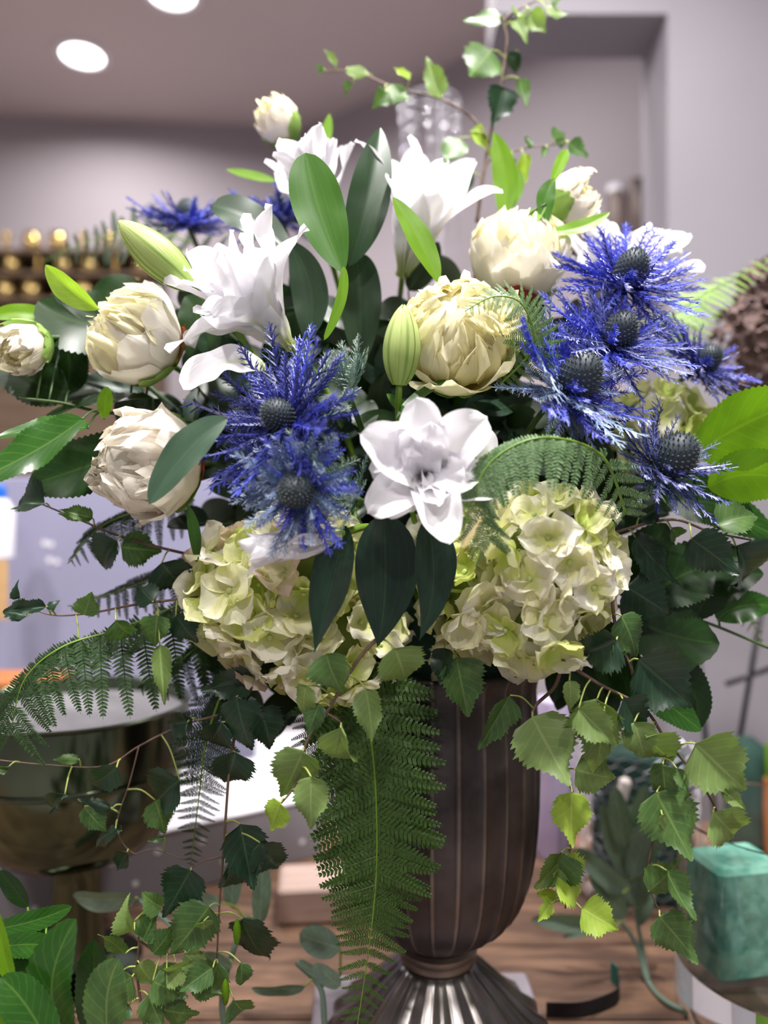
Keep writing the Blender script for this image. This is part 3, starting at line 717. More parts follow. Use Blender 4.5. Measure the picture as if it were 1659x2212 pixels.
bud(P(1240, 425, 0.73), (0.75, -0.35, 0.35), 0.0235, 'half-open white peony bud at upper right', ('sepal', 'sepal_red', 'sepal'), 4)
bud(P(598, 258, 0.80), (-0.45, -0.45, 0.75), 0.0215, 'pale peony bud with green sepals at the very top left')
bud(P(45, 752, 0.66), (-0.35, -0.55, -0.45), 0.0215, 'blush peony bud with green cap at the left edge', ('sepal', 'sepal'), 5)
# ---- lilies
random.seed(33)
l1 = lily(P(632, 752, 0.655), (-0.62, -0.36, 0.62), 0.112, 'large ruffled double white lily left of centre', TEP_UP, 7, 18, 0.3, (0.75, 1.05), 3, TEP_MID)
l2 = lily(P(912, 1035, 0.59), (0.04, -0.95, 0.18), 0.080, 'fully open double white lily in the middle facing out', TEP_WIDE, 6, 22, 0.2, (0.42, 0.84), 0, TEP_DBL+TEP_MID[:3])
l3 = lily(P(708, 535, 0.745), (-0.20, -0.20, 0.9), 0.105, 'white lily standing behind the broad green leaf at top', TEP_TRUMPET, 6, 9, 0.1, (0.8, 1.02), 0, TEP_MID)
l4 = lily(P(868, 600, 0.765), (0.26, -0.52, 0.80), 0.138, 'star-shaped white lily with long pointed petals at top centre', TEP_STAR, 6, 4, 0.0, (0.75, 0.95), 3, TEP_TRUMPET)
l5 = lily(P(1285, 705, 0.80), (0.16, -0.50, 0.82), 0.128, 'white lily behind the right sea holly cluster', TEP_UP, 7, 14, 0.5, (0.7, 1.0), 0, TEP_MID)
l6 = lily(P(738, 1152, 0.572), (-0.96, -0.08, -0.20), 0.078, 'closed white lily trumpet lying sideways over the left hydrangea', [tepal('closed_tepal', 0.34, 10, 16, 2.0, 0.7, 0.02, 77+i) for i in range(3)], 6, 0, 0.1, (0.6, 0.8), 0)
b1 = lily_bud(P(415, 618, 0.64), P(256, 478, 0.62), 92*0.64/F, 'long pale green lily bud pointing to the upper left')
b2 = lily_bud(P(862, 832, 0.60), P(872, 658, 0.59), 88*0.6/F, 'plump upright green lily bud in the centre')
# lily leaves, children of the stem they grow on
def hl(parent, l, d, wpx, mat, **k):
    pts = px3(l, d); return ribbon(parent, pts, wpx*d/F, M[mat], **k)
hl(l3, [(742, 590), (690, 455), (660, 330)], 0.64, 112, 'lily_leaf', a=0.75, b=0.6)
hl(l3, [(755, 575), (795, 430), (822, 275, 0.02)], 0.69, 92, 'lily_leaf_dark', a=0.8, b=0.8, nh=(0.3, -1, 0.1))
hl(l3, [(640, 560), (545, 480), (458, 445)], 0.71, 96, 'lily_leaf_dark', a=0.8, b=0.5, nh=(0.1, -1, 0.6))
hl(l3, [(690, 345), (704, 295), (712, 245)], 0.79, 26, 'lily_leaf_lime')
hl(l3, [(600, 392), (545, 380), (488, 366)], 0.79, 24, 'lily_leaf_lime')
hl(l3, [(660, 740), (672, 630), (625, 520)], 0.70, 84, 'lily_leaf_dark', nh=(-0.3, -1, 0))
hl(l3, [(775, 800), (778, 665), (770, 545)], 0.71, 92, 'lily_leaf_dark', nh=(0.2, -1, 0), b=0.5)
hl(l3, [(700, 735), (736, 650), (742, 575)], 0.63, 24, 'lily_leaf_lime', a=0.5, b=0.5)
hl(l4, [(948, 612), (905, 520), (848, 425)], 0.66, 62, 'lily_leaf_lime', nh=(0.4, -1, 0.2))
hl(l4, [(1085, 480), (1092, 385), (1066, 285)], 0.80, 54, 'lily_leaf_lime', nh=(-0.3, -1, 0))
hl(l4, [(1095, 460), (1115, 410), (1122, 365)], 0.80, 30, 'lily_leaf_lime')
hl(l2, [(748, 1135), (712, 1280), (678, 1412)], 0.572, 98, 'lily_leaf_deep', a=0.72, b=1.35, nh=(-0.35, -1, 0.35), fold=0.3, wave=0.03)
hl(l2, [(828, 1110), (832, 1270), (815, 1398)], 0.585, 136, 'lily_leaf_deep', a=0.6, b=1.2, nh=(0.1, -1, 0.4), fold=0.3, wave=0.04)
hl(l2, [(922, 1120), (936, 1260), (905, 1385)], 0.575, 96, 'lily_leaf_deep', a=0.6, b=1.3, nh=(0.3, -1, 0.35), fold=0.3, wave=0.03)
hl(l2, [(965, 820), (910, 855), (855, 905)], 0.62, 44, 'lily_leaf', nh=(0, -0.6, 1))
hl(l2, [(960, 1010), (1010, 970), (1080, 930)], 0.64, 40, 'lily_leaf_dark')
hl(l1, [(492, 905), (405, 975), (322, 1090)], 0.565, 92, 'lily_leaf_grey', a=0.7, b=0.7, nh=(-0.1, -1, 0.5))
hl(l1, [(405, 1090), (420, 1150), (425, 1215)], 0.64, 26, 'lily_leaf', nh=(0.3, -1, 0))
hl(b1, [(214, 668), (150, 625), (98, 572)], 0.655, 56, 'birch_lime', nh=(-0.4, -1, -0.2), fold=0.4)
hl(b1, [(225, 690), (165, 655), (115, 600)], 0.665, 60, 'lily_leaf_dark')
hl(b2, [(905, 905), (870, 880), (835, 850)], 0.63, 30, 'lily_leaf')
ribbon(l1, [P(575, 800, 0.60), P(480, 785, 0.595), P(396, 842, 0.59)], 96*0.6/F, M['lily'], a=0.6, b=0.45, wave=0.07, nh=(0, -0.8, 0.7), name='petal')
ribbon(l2, [P(1030, 1005, 0.58), P(1052, 965, 0.58), P(1040, 922, 0.58)], 46*0.6/F, M['lily'], a=0.6, b=0.6, nh=(0.3, -1, 0), name='petal')
# ---- sea hollies
random.seed(34)
thistle(P(600, 898, 0.575), (-0.38, -0.72, 0.36), 0.029, 0.064, 'dark violet-blue sea holly beside the double lily', (14, 20, 16), ('blue', 'blue_dark', 'blue_dark', 'blue_dark'))
thistle(P(640, 1060, 0.553), (-0.10, -0.88, -0.12), 0.031, 0.045, 'steel-blue sea holly hanging over the left hydrangea', (14, 20, 14), ('blue_steel', 'blue_steel', 'blue_steel', 'blue'), th=(56, 72, 94))
thistle(P(1252, 812, 0.60), (0.42, -0.66, 0.50), 0.040, 0.058, 'frontmost bright blue sea holly of the right cluster', (12, 20, 16), ('blue', 'blue', 'blue_steel'), 'blue_grey')
thistle(P(1340, 715, 0.63), (0.22, -0.70, 0.58), 0.033, 0.062, 'middle bright blue sea holly of the right cluster', (13, 20, 14), ('blue', 'blue', 'blue_grey'), 'blue')
thistle(P(1365, 582, 0.665), (0.14, -0.62, 0.70), 0.035, 0.064, 'topmost blue sea holly in front of the right white lily', (14, 20, 14), ('blue', 'blue_dark', 'blue'), 'blue')
thistle(P(1458, 985, 0.61), (0.42, -0.62, 0.55), 0.041, 0.046, 'grey-blue sea holly above the right leaves', (12, 18, 14), ('blue_grey', 'blue_grey', 'blue_dark'))
thistle(P(1530, 775, 0.72), (0.4, -0.45, 0.5), 0.028, 0.052, 'shadowed blue sea holly at the far right edge', (12, 18, 12), ('blue', 'blue_dark', 'blue_dark'), 'blue')
thistle(P(405, 462, 0.83), (0.0, -0.3, 0.92), 0.030, 0.055, 'blurred blue sea holly above the long lily bud', (12, 18, 12), ('blue', 'blue_dark'), 'blue_dark')
thistle(P(605, 450, 0.82), (-0.15, -0.3, 0.92), 0.028, 0.058, 'blue sea holly peeping out beneath the top lily', (12, 18, 12), ('blue', 'blue', 'blue_dark'), 'blue_dark')
def holly_leaves(c, axis, blen, n, mats, label, cone=(30, 75)):
    ax = Vector(axis).normalized(); t = thing('sea_holly_sprig', c, label, 'sea holly', 'silver-green sea holly sprigs')
    for i in range(n):
        q = math.radians(R(*cone)); fm = zframe(c, ax, i*2.39996).to_3x3(); d = fm @ Vector((0, math.sin(q), math.cos(q)))
        put('bract', random.choice(BRACT), frame(c, d, fm @ Vector((0, -math.cos(q), math.sin(q))), blen*R(0.75, 1.1)), t, M[random.choice(mats)])
    stem_to(t, c, -ax, 'stem')
holly_leaves(P(770, 1078, 0.585), (-0.75, -0.55, 0.35), 0.038, 26, ('silver_green', 'silver_green', 'holly_green'), 'spiky green and silver sea holly sprig left of the middle lily')
holly_leaves(P(755, 860, 0.62), (-0.2, -0.35, 0.9), 0.048, 18, ('silver_green',), 'silvery sea holly sprig above the violet sea holly', (5, 45))
# ---- ferns
random.seed(35)
fern([(775, 1440, 0.64), (806, 1640, 0.625), (814, 1840, 0.618), (802, 2010, 0.618), (768, 2240, 0.62)], 165, 42, 'long green fern frond hanging down in front of the urn', 'fern', fwd=0.42, prof=lambda v: (0.95 if v < 0.45 else 0.95-(v-0.45)*1.5)+0.02)
fern([(1352, 1110, 0.60), (1300, 985, 0.57), (1180, 945, 0.55), (1075, 985, 0.545), (1030, 1065, 0.545), (1060, 1165, 0.555)], 150, 27, 'fern frond arching over the right hydrangea', 'fern_arch', nh=(0, -1, 0.5), fwd=0.35, grav=0.95, prof=lambda v: 0.95*min(1, 0.4+2*v)*(1-0.5*v))
fern([(1080, 830, 0.63), (1152, 750, 0.60), (1130, 660, 0.585), (1070, 640, 0.58), (1005, 672, 0.58)], 88, 28, 'small curled fern frond in front of the yellow-cream peony', 'fern_arch', nh=(0.2, -1, 0.4), fwd=0.5, grav=0.35)
fern([(430, 1290, 0.70), (270, 1355, 0.66), (140, 1395, 0.63), (55, 1465, 0.62), (25, 1570, 0.62)], 215, 13, 'broad fern frond drooping at far left', 'fern_mid', nh=(0, -1, 0.5), fwd=0.25, grav=1.2, meshes=PINNA_L, prof=lambda v: 0.95-0.45*v)
fern([(500, 560, 0.86), (330, 500, 0.90), (200, 520, 0.92), (95, 565, 0.94)], 110, 18, 'dark blurred fern frond behind the long lily bud', 'fern_dark', nh=(0, -1, 0.3), fwd=0.3, grav=0.15)
fern([(1380, 740, 0.80), (1490, 655, 0.82), (1580, 605, 0.85), (1700, 545, 0.88)], 85, 20, 'light green fern frond reaching the right edge', 'fern_pale', nh=(0, -0.8, 0.9), fwd=0.35, grav=0.2)
fern([(1420, 800, 0.80), (1480, 700, 0.84), (1530, 640, 0.87), (1560, 600, 0.9)], 80, 14, 'small light green fern tuft behind the right sea hollies', 'fern_pale', nh=(0, -0.8, 0.9), fwd=0.35, grav=0.2)
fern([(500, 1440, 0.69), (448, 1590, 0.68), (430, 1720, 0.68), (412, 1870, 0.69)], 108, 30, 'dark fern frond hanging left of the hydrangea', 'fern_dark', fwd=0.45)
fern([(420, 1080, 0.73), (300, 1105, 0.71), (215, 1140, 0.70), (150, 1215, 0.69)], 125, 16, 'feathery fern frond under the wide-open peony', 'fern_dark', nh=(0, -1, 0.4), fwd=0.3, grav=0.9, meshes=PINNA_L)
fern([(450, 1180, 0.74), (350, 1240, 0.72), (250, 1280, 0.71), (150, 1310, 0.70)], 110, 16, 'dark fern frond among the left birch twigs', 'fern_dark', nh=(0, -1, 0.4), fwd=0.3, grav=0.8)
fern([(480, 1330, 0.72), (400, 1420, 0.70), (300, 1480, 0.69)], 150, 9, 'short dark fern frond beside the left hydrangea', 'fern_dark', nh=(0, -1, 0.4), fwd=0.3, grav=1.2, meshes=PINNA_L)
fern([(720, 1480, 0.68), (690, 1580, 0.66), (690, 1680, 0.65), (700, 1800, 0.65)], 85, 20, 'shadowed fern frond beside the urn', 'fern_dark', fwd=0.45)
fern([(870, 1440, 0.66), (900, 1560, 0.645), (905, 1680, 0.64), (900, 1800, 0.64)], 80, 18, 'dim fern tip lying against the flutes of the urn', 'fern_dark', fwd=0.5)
fern([(1330, 1200, 0.72), (1480, 1230, 0.74), (1600, 1310, 0.76), (1650, 1400, 0.78)], 70, 16, 'fern frond showing between leaves at right', 'fern', nh=(0, -1, 0.3), fwd=0.4, grav=0.5)
# ---- broad leafy branches at the two sides
def leafy(label, path, d, leaves, dd=0.0, name='leafy_branch'):
    pp = [P(x, y, d+dd*i/(len(path)-1)) for i, (x, y) in enumerate(path)]; sp = spline(pp, 8)
    t = thing(name, pp[0], label, 'branch')
    tube('stem', sp, 0.0022, 0.0012, M['stem'], t)
    for (l, dp, wpx, mt, *kw) in leaves:
        o = hl(t, l, dp, wpx, mt, **dict(dict(a=0.62, b=0.72, fold=0.14, teeth=22), **(kw[0] if kw else {})))
        b0 = P(l[0][0], l[0][1], dp); q = nearest(sp, b0)
        if (q-b0).length > 0.002: tube('petiole', spline([q, (q+b0)/2+Vector((0, 0, 0.004)), b0], 3), 0.0012, 0.0009, M['stem'], t, 5)
    return t
leafy('glossy broad-leaved branch spreading past the left edge', [(520, 930), (350, 900), (220, 890), (130, 870), (40, 860)], 0.70, [
    ([(178, 905), (75, 975), (-60, 1040)], 0.58, 148, 'laurel', dict(nh=(-0.2, -1, 0.9), wave=0.03)),
    ([(190, 925), (100, 925), (-10, 945)], 0.62, 100, 'laurel', dict(nh=(0, -0.6, 1))),
    ([(330, 690), (190, 700), (82, 650)], 0.70, 160, 'laurel_dark'),
    ([(150, 845), (75, 825), (-50, 745)], 0.69, 105, 'laurel_dark'),
    ([(330, 860), (190, 872), (80, 915)], 0.67, 80, 'laurel_dark', dict(nh=(0, -0.5, 1))),
    ([(330, 960), (180, 1010), (60, 1050)], 0.66, 135, 'laurel_dark'),
    ([(110, 690), (40, 675), (-40, 690)], 0.70, 42, 'laurel_lime'),
    ([(225, 905), (228, 865), (232, 835)], 0.65, 34, 'laurel_lime'),
    ([(300, 620), (240, 640), (190, 690)], 0.74, 90, 'laurel_dark'),
    ([(140, 720), (150, 800), (140, 850)], 0.72, 90, 'laurel_dark'),
    ([(440, 800), (430, 700), (400, 640)], 0.72, 90, 'laurel_dark')], -0.04)
leafy('branch with backlit lime leaves at the right edge', [(1330, 1090), (1420, 1060), (1500, 1020), (1600, 985), (1700, 960)], 0.70, [
    ([(1500, 985), (1610, 915), (1740, 865)], 0.655, 150, 'laurel_lime', dict(nh=(0.2, -1, -0.2))),
    ([(1530, 1055), (1620, 1025), (1740, 1050)], 0.66, 120, 'laurel_lime', dict(nh=(0.1, -1, -0.3))),
    ([(1440, 1090), (1530, 1085), (1630, 1125)], 0.68, 110, 'laurel_dark'),
    ([(1480, 1060), (1560, 1100), (1680, 1160)], 0.69, 100, 'laurel'),
    ([(1400, 1010), (1480, 1060), (1540, 1130)], 0.70, 120, 'laurel_dark')])
leafy('dark broad-leaved branch under the right hydrangea', [(1240, 1330), (1340, 1310), (1440, 1320), (1540, 1350), (1660, 1400)], 0.69, [
    ([(1350, 1325), (1445, 1370), (1555, 1390)], 0.665, 150, 'laurel_dark', dict(teeth=14)),
    ([(1390, 1300), (1490, 1235), (1620, 1200)], 0.675, 130, 'laurel_dark'),
    ([(1360, 1300), (1390, 1220), (1440, 1130)], 0.69, 130, 'laurel_dark'),
    ([(1370, 1470), (1440, 1520), (1515, 1578)], 0.66, 84, 'laurel', dict(nh=(0.2, -1, 0.6))),
    ([(1420, 1420), (1490, 1480), (1510, 1575)], 0.68, 80, 'laurel_dark'),
    ([(1400, 1440), (1470, 1420), (1520, 1405)], 0.67, 45, 'laurel'),
    ([(1550, 1340), (1600, 1310), (1680, 1310)], 0.70, 70, 'laurel'),
    ([(1290, 1340), (1330, 1430), (1370, 1520)], 0.69, 110, 'laurel_dark'),
    ([(1500, 1340), (1560, 1260), (1650, 1240)], 0.69, 90, 'laurel_dark'),
    ([(1250, 1420), (1270, 1520), (1300, 1600)], 0.70, 80, 'laurel_dark')])
# ---- birch twigs
random.seed(36)
twig('birch twig with pale leaves hanging right of the urn', [(1222, 1400), (1200, 1480), (1150, 1540), (1188, 1620), (1235, 1705), (1240, 1770), (1228, 1860), (1221, 1962)], 0.615, [
    (1102, 1502, 1036, 1618, 0.42, 'birch'), (1150, 1548, 1222, 1690, 0.95, 'birch_pale'), (1243, 1662, 1338, 1692, 0.95, 'birch_pale'), (1236, 1712, 1228, 1822, 0.9, 'birch_lime'),
    (1222, 1846, 1160, 1920, 0.8, 'birch_pale'), (1196, 1888, 1284, 1925, 0.95, 'birch_lime'), (1190, 1952, 1160, 1905, 0.8, 'birch_lime'), (1190, 1952, 1163, 1990, 0.6, 'birch_lime'),
    (1256, 1962, 1334, 2008, 0.92, 'birch_lime'), (1212, 1842, 1200, 1955, 0.55, 'birch'), (1165, 1565, 1120, 1640, 0.8, 'birch_pale')])
twig('long birch twig with drooping leaves at lower right', [(1205, 1420), (1290, 1475), (1390, 1530), (1440, 1600), (1500, 1672), (1540, 1735), (1562, 1792)], 0.60, [
    (1502, 1606, 1608, 1706, 0.95, 'birch_pale'), (1290, 1510, 1282, 1662, 0.65, 'birch_pale'), (1300, 1560, 1300, 1680, 0.7, 'birch_pale'), (1345, 1510, 1388, 1590, 0.85, 'birch_dark'),
    (1395, 1590, 1456, 1660, 0.9, 'birch_pale'), (1370, 1560, 1400, 1650, 0.8, 'birch_pale'), (1432, 1650, 1440, 1760, 0.45, 'birch'), (1462, 1660, 1486, 1715, 0.5, 'birch'), (1558, 1700, 1602, 1745, 0.6, 'birch_pale'),
    (1540, 1755, 1612, 1830, 0.85, 'birch_pale'), (1418, 1712, 1484, 1846, 0.9, 'birch'), (1230, 1470, 1240, 1540, 0.5, 'birch_pale'), (1250, 1530, 1330, 1610, 0.7, 'birch_pale'), (1430, 1760, 1455, 1810, 0.35, 'birch_pale'),
    (1425, 1980, 1500, 2066, 0.8, 'birch'), (1400, 1925, 1478, 1868, 0.8, 'birch'), (1440, 1880, 1480, 1985, 0.6, 'birch')],
    sub=([(1440, 1600), (1425, 1750), (1398, 1890), (1428, 1975)],))
twig('glossy dark birch twig spreading to the right edge', [(1330, 1150), (1450, 1122), (1540, 1150), (1670, 1175)], 0.655, [
    (1352, 1266, 1456, 1334, 0.85, 'birch_dark'), (1494, 1164, 1592, 1234, 0.85, 'birch_dark'), (1372, 1160, 1450, 1268, 0.85, 'birch_dark'), (1548, 1135, 1652, 1092, 0.7, 'birch'), (1590, 1180, 1660, 1292, 0.9, 'birch_dark'),
    (1450, 1140, 1480, 1180, 0.7, 'birch'), (1380, 1120, 1450, 1090, 0.5, 'birch_dark')])
twig('short birch twig with shining leaves below the right hydrangea', [(1322, 1290), (1332, 1365), (1362, 1440), (1370, 1490)], 0.605, [
    (1378, 1424, 1482, 1514, 0.95, 'birch_dark'), (1342, 1330, 1396, 1424, 0.8, 'birch'), (1332, 1382, 1236, 1434, 0.85, 'birch_dark'), (1335, 1380, 1345, 1440, 0.8, 'birch')])
twig('pale birch twig hanging below the left hydrangea', [(815, 1380), (770, 1430), (705, 1540), (662, 1605), (640, 1690), (608, 1735)], 0.588, [
    (736, 1572, 742, 1694, 0.66, 'birch_pale'), (655, 1622, 606, 1736, 0.72, 'birch_pale'), (606, 1734, 576, 1800, 0.75, 'birch_lime'), (672, 1678, 670, 1796, 0.65, 'birch_pale'), (790, 1488, 812, 1598, 0.6, 'birch_pale'),
    (852, 1400, 890, 1492, 0.95, 'birch_pale'), (705, 1412, 728, 1510, 0.85, 'birch'), (662, 1480, 640, 1560, 0.7, 'birch_pale'), (690, 1520, 660, 1590, 0.6, 'birch')], sub=([(705, 1540), (735, 1560), (740, 1575)],))
twig('olive birch leaves against the top of the urn', [(960, 1370), (985, 1410), (1010, 1440)], 0.635, [(985, 1420, 1012, 1545, 0.75, 'birch'), (960, 1400, 950, 1480, 0.6, 'birch_dark')], rad=0.001)
twig('long birch twig hanging straight down left of the urn', [(560, 1440), (520, 1540), (498, 1640), (489, 1745), (482, 1850), (474, 1955), (468, 2085)], 0.64, [
    (550, 1464, 436, 1492, 0.55, 'birch_dark'), (510, 1505, 532, 1632, 0.75, 'birch_dark'), (508, 1625, 488, 1712, 0.95, 'birch_dark'), (519, 1780, 542, 1908, 0.75, 'birch_dark'), (562, 1820, 610, 1908, 0.7, 'birch_dark'),
    (500, 1862, 490, 1955, 0.65, 'birch_dark'), (412, 1880, 362, 1968, 0.9, 'birch_dark'), (524, 1985, 562, 2114, 0.7, 'birch_dark'), (452, 1958, 370, 2072, 0.8, 'birch'), (440, 1990, 440, 2060, 0.6, 'birch_pale'),
    (470, 2080, 440, 2160, 0.8, 'birch'), (520, 2080, 530, 2150, 0.6, 'birch'), (560, 1530, 600, 1620, 0.75, 'birch_dark'), (480, 1560, 440, 1640, 0.8, 'birch_dark'), (460, 2090, 390, 2140, 0.7, 'birch'), (505, 2160, 540, 2215, 0.7, 'birch')],
    sub=([(482, 1850), (440, 1860), (405, 1880)],))
twig('thin birch twig crossing in front of the silver bowl', [(470, 1545), (385, 1570), (300, 1612), (225, 1655), (100, 1652), (-20, 1640)], 0.655, [
    (388, 1685, 308, 1748, 0.85, 'birch_dark'), (335, 1728, 362, 1804, 0.8, 'birch'), (252, 1658, 186, 1718, 0.75, 'birch_dark'), (140, 1716, 76, 1768, 0.4, 'birch_dark'), (182, 1742, 222, 1800, 0.7, 'birch'), (240, 1748, 158, 1730, 0.3, 'birch_dark'),
    (415, 1552, 372, 1570, 0.7, 'birch_dark'), (405, 1560, 350, 1570, 0.9, 'birch_dark'), (170, 1640, 110, 1640, 0.4, 'birch'), (20, 1655, -30, 1665, 0.4, 'birch'), (250, 1790, 180, 1830, 0.35, 'birch_dark'), (262, 1795, 240, 1785, 0.8, 'birch_dark'), (275, 1840, 262, 1870, 0.8, 'birch_dark'), (355, 1810, 320, 1815, 0.4, 'birch')],
    sub=([(300, 1612), (280, 1690), (252, 1785), (285, 1842), (330, 1835), (400, 1858)],), rad=0.0011)
twig('birch twig reaching left beneath the wide-open peony', [(440, 1205), (335, 1180), (250, 1155), (170, 1122), (92, 1090)], 0.665, [
    (95, 1088, 12, 1072, 0.75, 'birch_dark'), (252, 1168, 190, 1236, 0.95, 'birch_dark'), (262, 1182, 348, 1192, 0.9, 'birch'), (180, 1115, 125, 1110, 0.5, 'birch'), (200, 1120, 130, 1100, 0.5, 'birch'), (350, 1215, 400, 1290, 0.9, 'birch_dark')])
twig('birch twig stretching to the far left over the grey panel', [(430, 1290), (300, 1305), (190, 1325), (110, 1328), (50, 1305)], 0.645, [
    (182, 1328, 200, 1275, 0.95, 'birch'), (45, 1292, 22, 1262, 0.6, 'birch_dark'), (60, 1330, -5, 1310, 0.7, 'birch_dark'), (170, 1382, 185, 1444, 0.8, 'birch'), (100, 1310, 20, 1318, 0.4, 'birch_dark'), (110, 1320, 120, 1290, 0.9, 'birch_dark'), (250, 1340, 290, 1400, 0.9, 'birch'),
    (345, 1392, 352, 1518, 0.34, 'birch_pale'), (330, 1300, 290, 1260, 0.9, 'birch_dark'), (380, 1330, 420, 1390, 0.9, 'birch_dark'), (340, 1330, 330, 1400, 0.8, 'birch')], rad=0.0013)
# upper twigs, out of focus
twig('upright birch twig at the very top', [(1030, 480), (1050, 340), (1080, 190), (1095, 90), (1092, 40), (1160, 0)], 0.83, [
    (1080, 32, 1003, 56, 0.8, 'birch'), (1062, 108, 1010, 172, 0.95, 'birch'), (1088, 190, 1066, 268, 0.8, 'birch_dark'), (1118, 110, 1104, 168, 0.7, 'birch_dark'), (1122, 170, 1132, 238, 0.5, 'birch'), (1110, 45, 1138, 90, 0.6, 'birch_pale'), (1145, 25, 1180, 72, 0.8, 'birch_pale'),
    (1180, 18, 1222, 38, 0.8, 'birch_pale'), (1120, 38, 1134, 4, 0.7, 'birch_pale'), (1190, 10, 1212, -10, 0.7, 'birch'), (1015, 285, 1064, 335, 0.85, 'birch_lime'), (992, 298, 962, 358, 0.8, 'birch'), (1010, 375, 1012, 430, 0.6, 'birch_dark')], rad=0.0022)
twig('arching birch twig with tiny leaves at top centre', [(1050, 300), (1020, 255), (955, 215), (850, 188), (765, 155), (688, 156)], 0.83, [
    (952, 212, 922, 124, 0.5, 'birch_pale'), (724, 144, 700, 106, 0.6, 'birch_pale'), (748, 148, 806, 168, 0.45, 'birch_pale'), (832, 190, 886, 222, 0.85, 'birch'), (885, 172, 852, 158, 0.5, 'birch_lime'), (762, 182, 738, 208, 0.6, 'birch'), (835, 200, 815, 225, 0.8, 'birch'), (700, 150, 678, 158, 0.6, 'birch')])
twig('small birch twig with bright leaves above the right peony bud', [(1040, 420), (1055, 350), (1125, 322), (1200, 312), (1252, 300)], 0.81, [
    (1130, 332, 1152, 390, 0.85, 'birch_lime'), (1228, 308, 1262, 344, 0.85, 'birch'), (1196, 300, 1234, 282, 0.8, 'birch'), (1108, 340, 1100, 372, 0.6, 'birch'), (1150, 320, 1130, 285, 0.3, 'birch'), (1180, 318, 1170, 345, 0.6, 'birch')], rad=0.0012)
# peony-bud leaves
def budleaf(label, path, d, leaves):
    pp = [P(x, y, d) for x, y in path]; t = thing('peony_leaf_sprig', pp[0], label, 'leaf'); tube('stem', spline(pp, 6), 0.0012, 0.001, M['stem'], t)
    for l, w_, mt in leaves: hl(t, l, d, w_, mt)
budleaf('narrow green peony leaves around the upper right bud', [(1100, 600), (1130, 480), (1180, 440)], 0.70, [([(1180, 500), (1250, 492), (1318, 458)], 34, 'lily_leaf_lime'), ([(1190, 400), (1212, 350), (1226, 322)], 26, 'lily_leaf_lime'), ([(1180, 445), (1140, 480), (1108, 515)], 36, 'lily_leaf_lime'), ([(1185, 480), (1178, 430), (1200, 385)], 40, 'lily_leaf')])
# ---- inner foliage that fills the dome
random.seed(5)
ANCH = {'ruffled double lily': (550, 650), 'open middle lily': (910, 1010), 'star-shaped lily': (900, 450), 'topmost lily': (650, 380), 'right white lily': (1300, 540), 'long lily bud': (340, 550),
        'upright lily bud': (862, 745), 'globe peony': (290, 720), 'wide-open peony': (320, 1000), 'yellow-cream peony': (985, 725), 'right cream peony': (1120, 545), 'violet sea holly': (600, 900),
        'steel-blue sea holly': (640, 1060), 'bright sea holly cluster': (1300, 740), 'grey-blue sea holly': (1460, 985), 'left hydrangea': (620, 1300), 'right hydrangea': (1150, 1230), 'backlit lime leaves': (1600, 950),
        'hanging fern': (790, 1620), 'rim of the urn': (945, 1440), 'arching fern': (1180, 960), 'drooping left fern': (170, 1400), 'curled small fern': (1110, 690)}
USED = set()
def sprig_label(x, y):
    near = sorted(ANCH, key=lambda k: math.hypot(ANCH[k][0]-x, ANCH[k][1]-y))[:8]
    prs = sorted(((math.hypot(ANCH[a_][0]-x, ANCH[a_][1]-y)+math.hypot(ANCH[b_][0]-x, ANCH[b_][1]-y), a_, b_) for i_, a_ in enumerate(near) for b_ in near[i_+1:]))
    for _, a_, b_ in prs:
        k = frozenset((a_, b_))
        if k not in USED:
            USED.add(k); return 'dark leafy filler sprig between the %s and the %s' % (a_, b_)
for s_ in range(44):
    a = s_*2.39996; q = math.sqrt((s_+0.5)/44)
    ex, ey = 880+450*q*math.cos(a), 1020+430*q*math.sin(a)
    dep = 0.70+0.09*q*q+R(-0.01, 0.015)
    tipp = P(ex, ey, dep); pp = [V0+Vector((R(-.03, .03), R(-.02, .02), 0)), (V0+tipp)/2+Vector((0, 0.02, 0.02)), tipp]; sp_ = spline(pp, 8)
    t = thing('foliage_sprig', pp[0], sprig_label(ex, ey), 'sprig', 'filler sprigs inside the bouquet')
    tube('stem', sp_, 0.0016, 0.0009, M['stem'], t, 5)
    for i in range(16):
        k = 7+int(i*10/16); b0 = sp_[min(k, len(sp_)-1)]
        d = Vector((R(-1, 1), R(-0.7, 0.25), R(-0.9, 0.9))).normalized()
        L = R(0.04, 0.075)
        put('leaf', random.choice(OVATE), frame(b0, d, (R(-.5, .5), -1, R(-.2, .8)), L), t, M[random.choice(('fill', 'fill', 'laurel_dark', 'birch_dark'))])
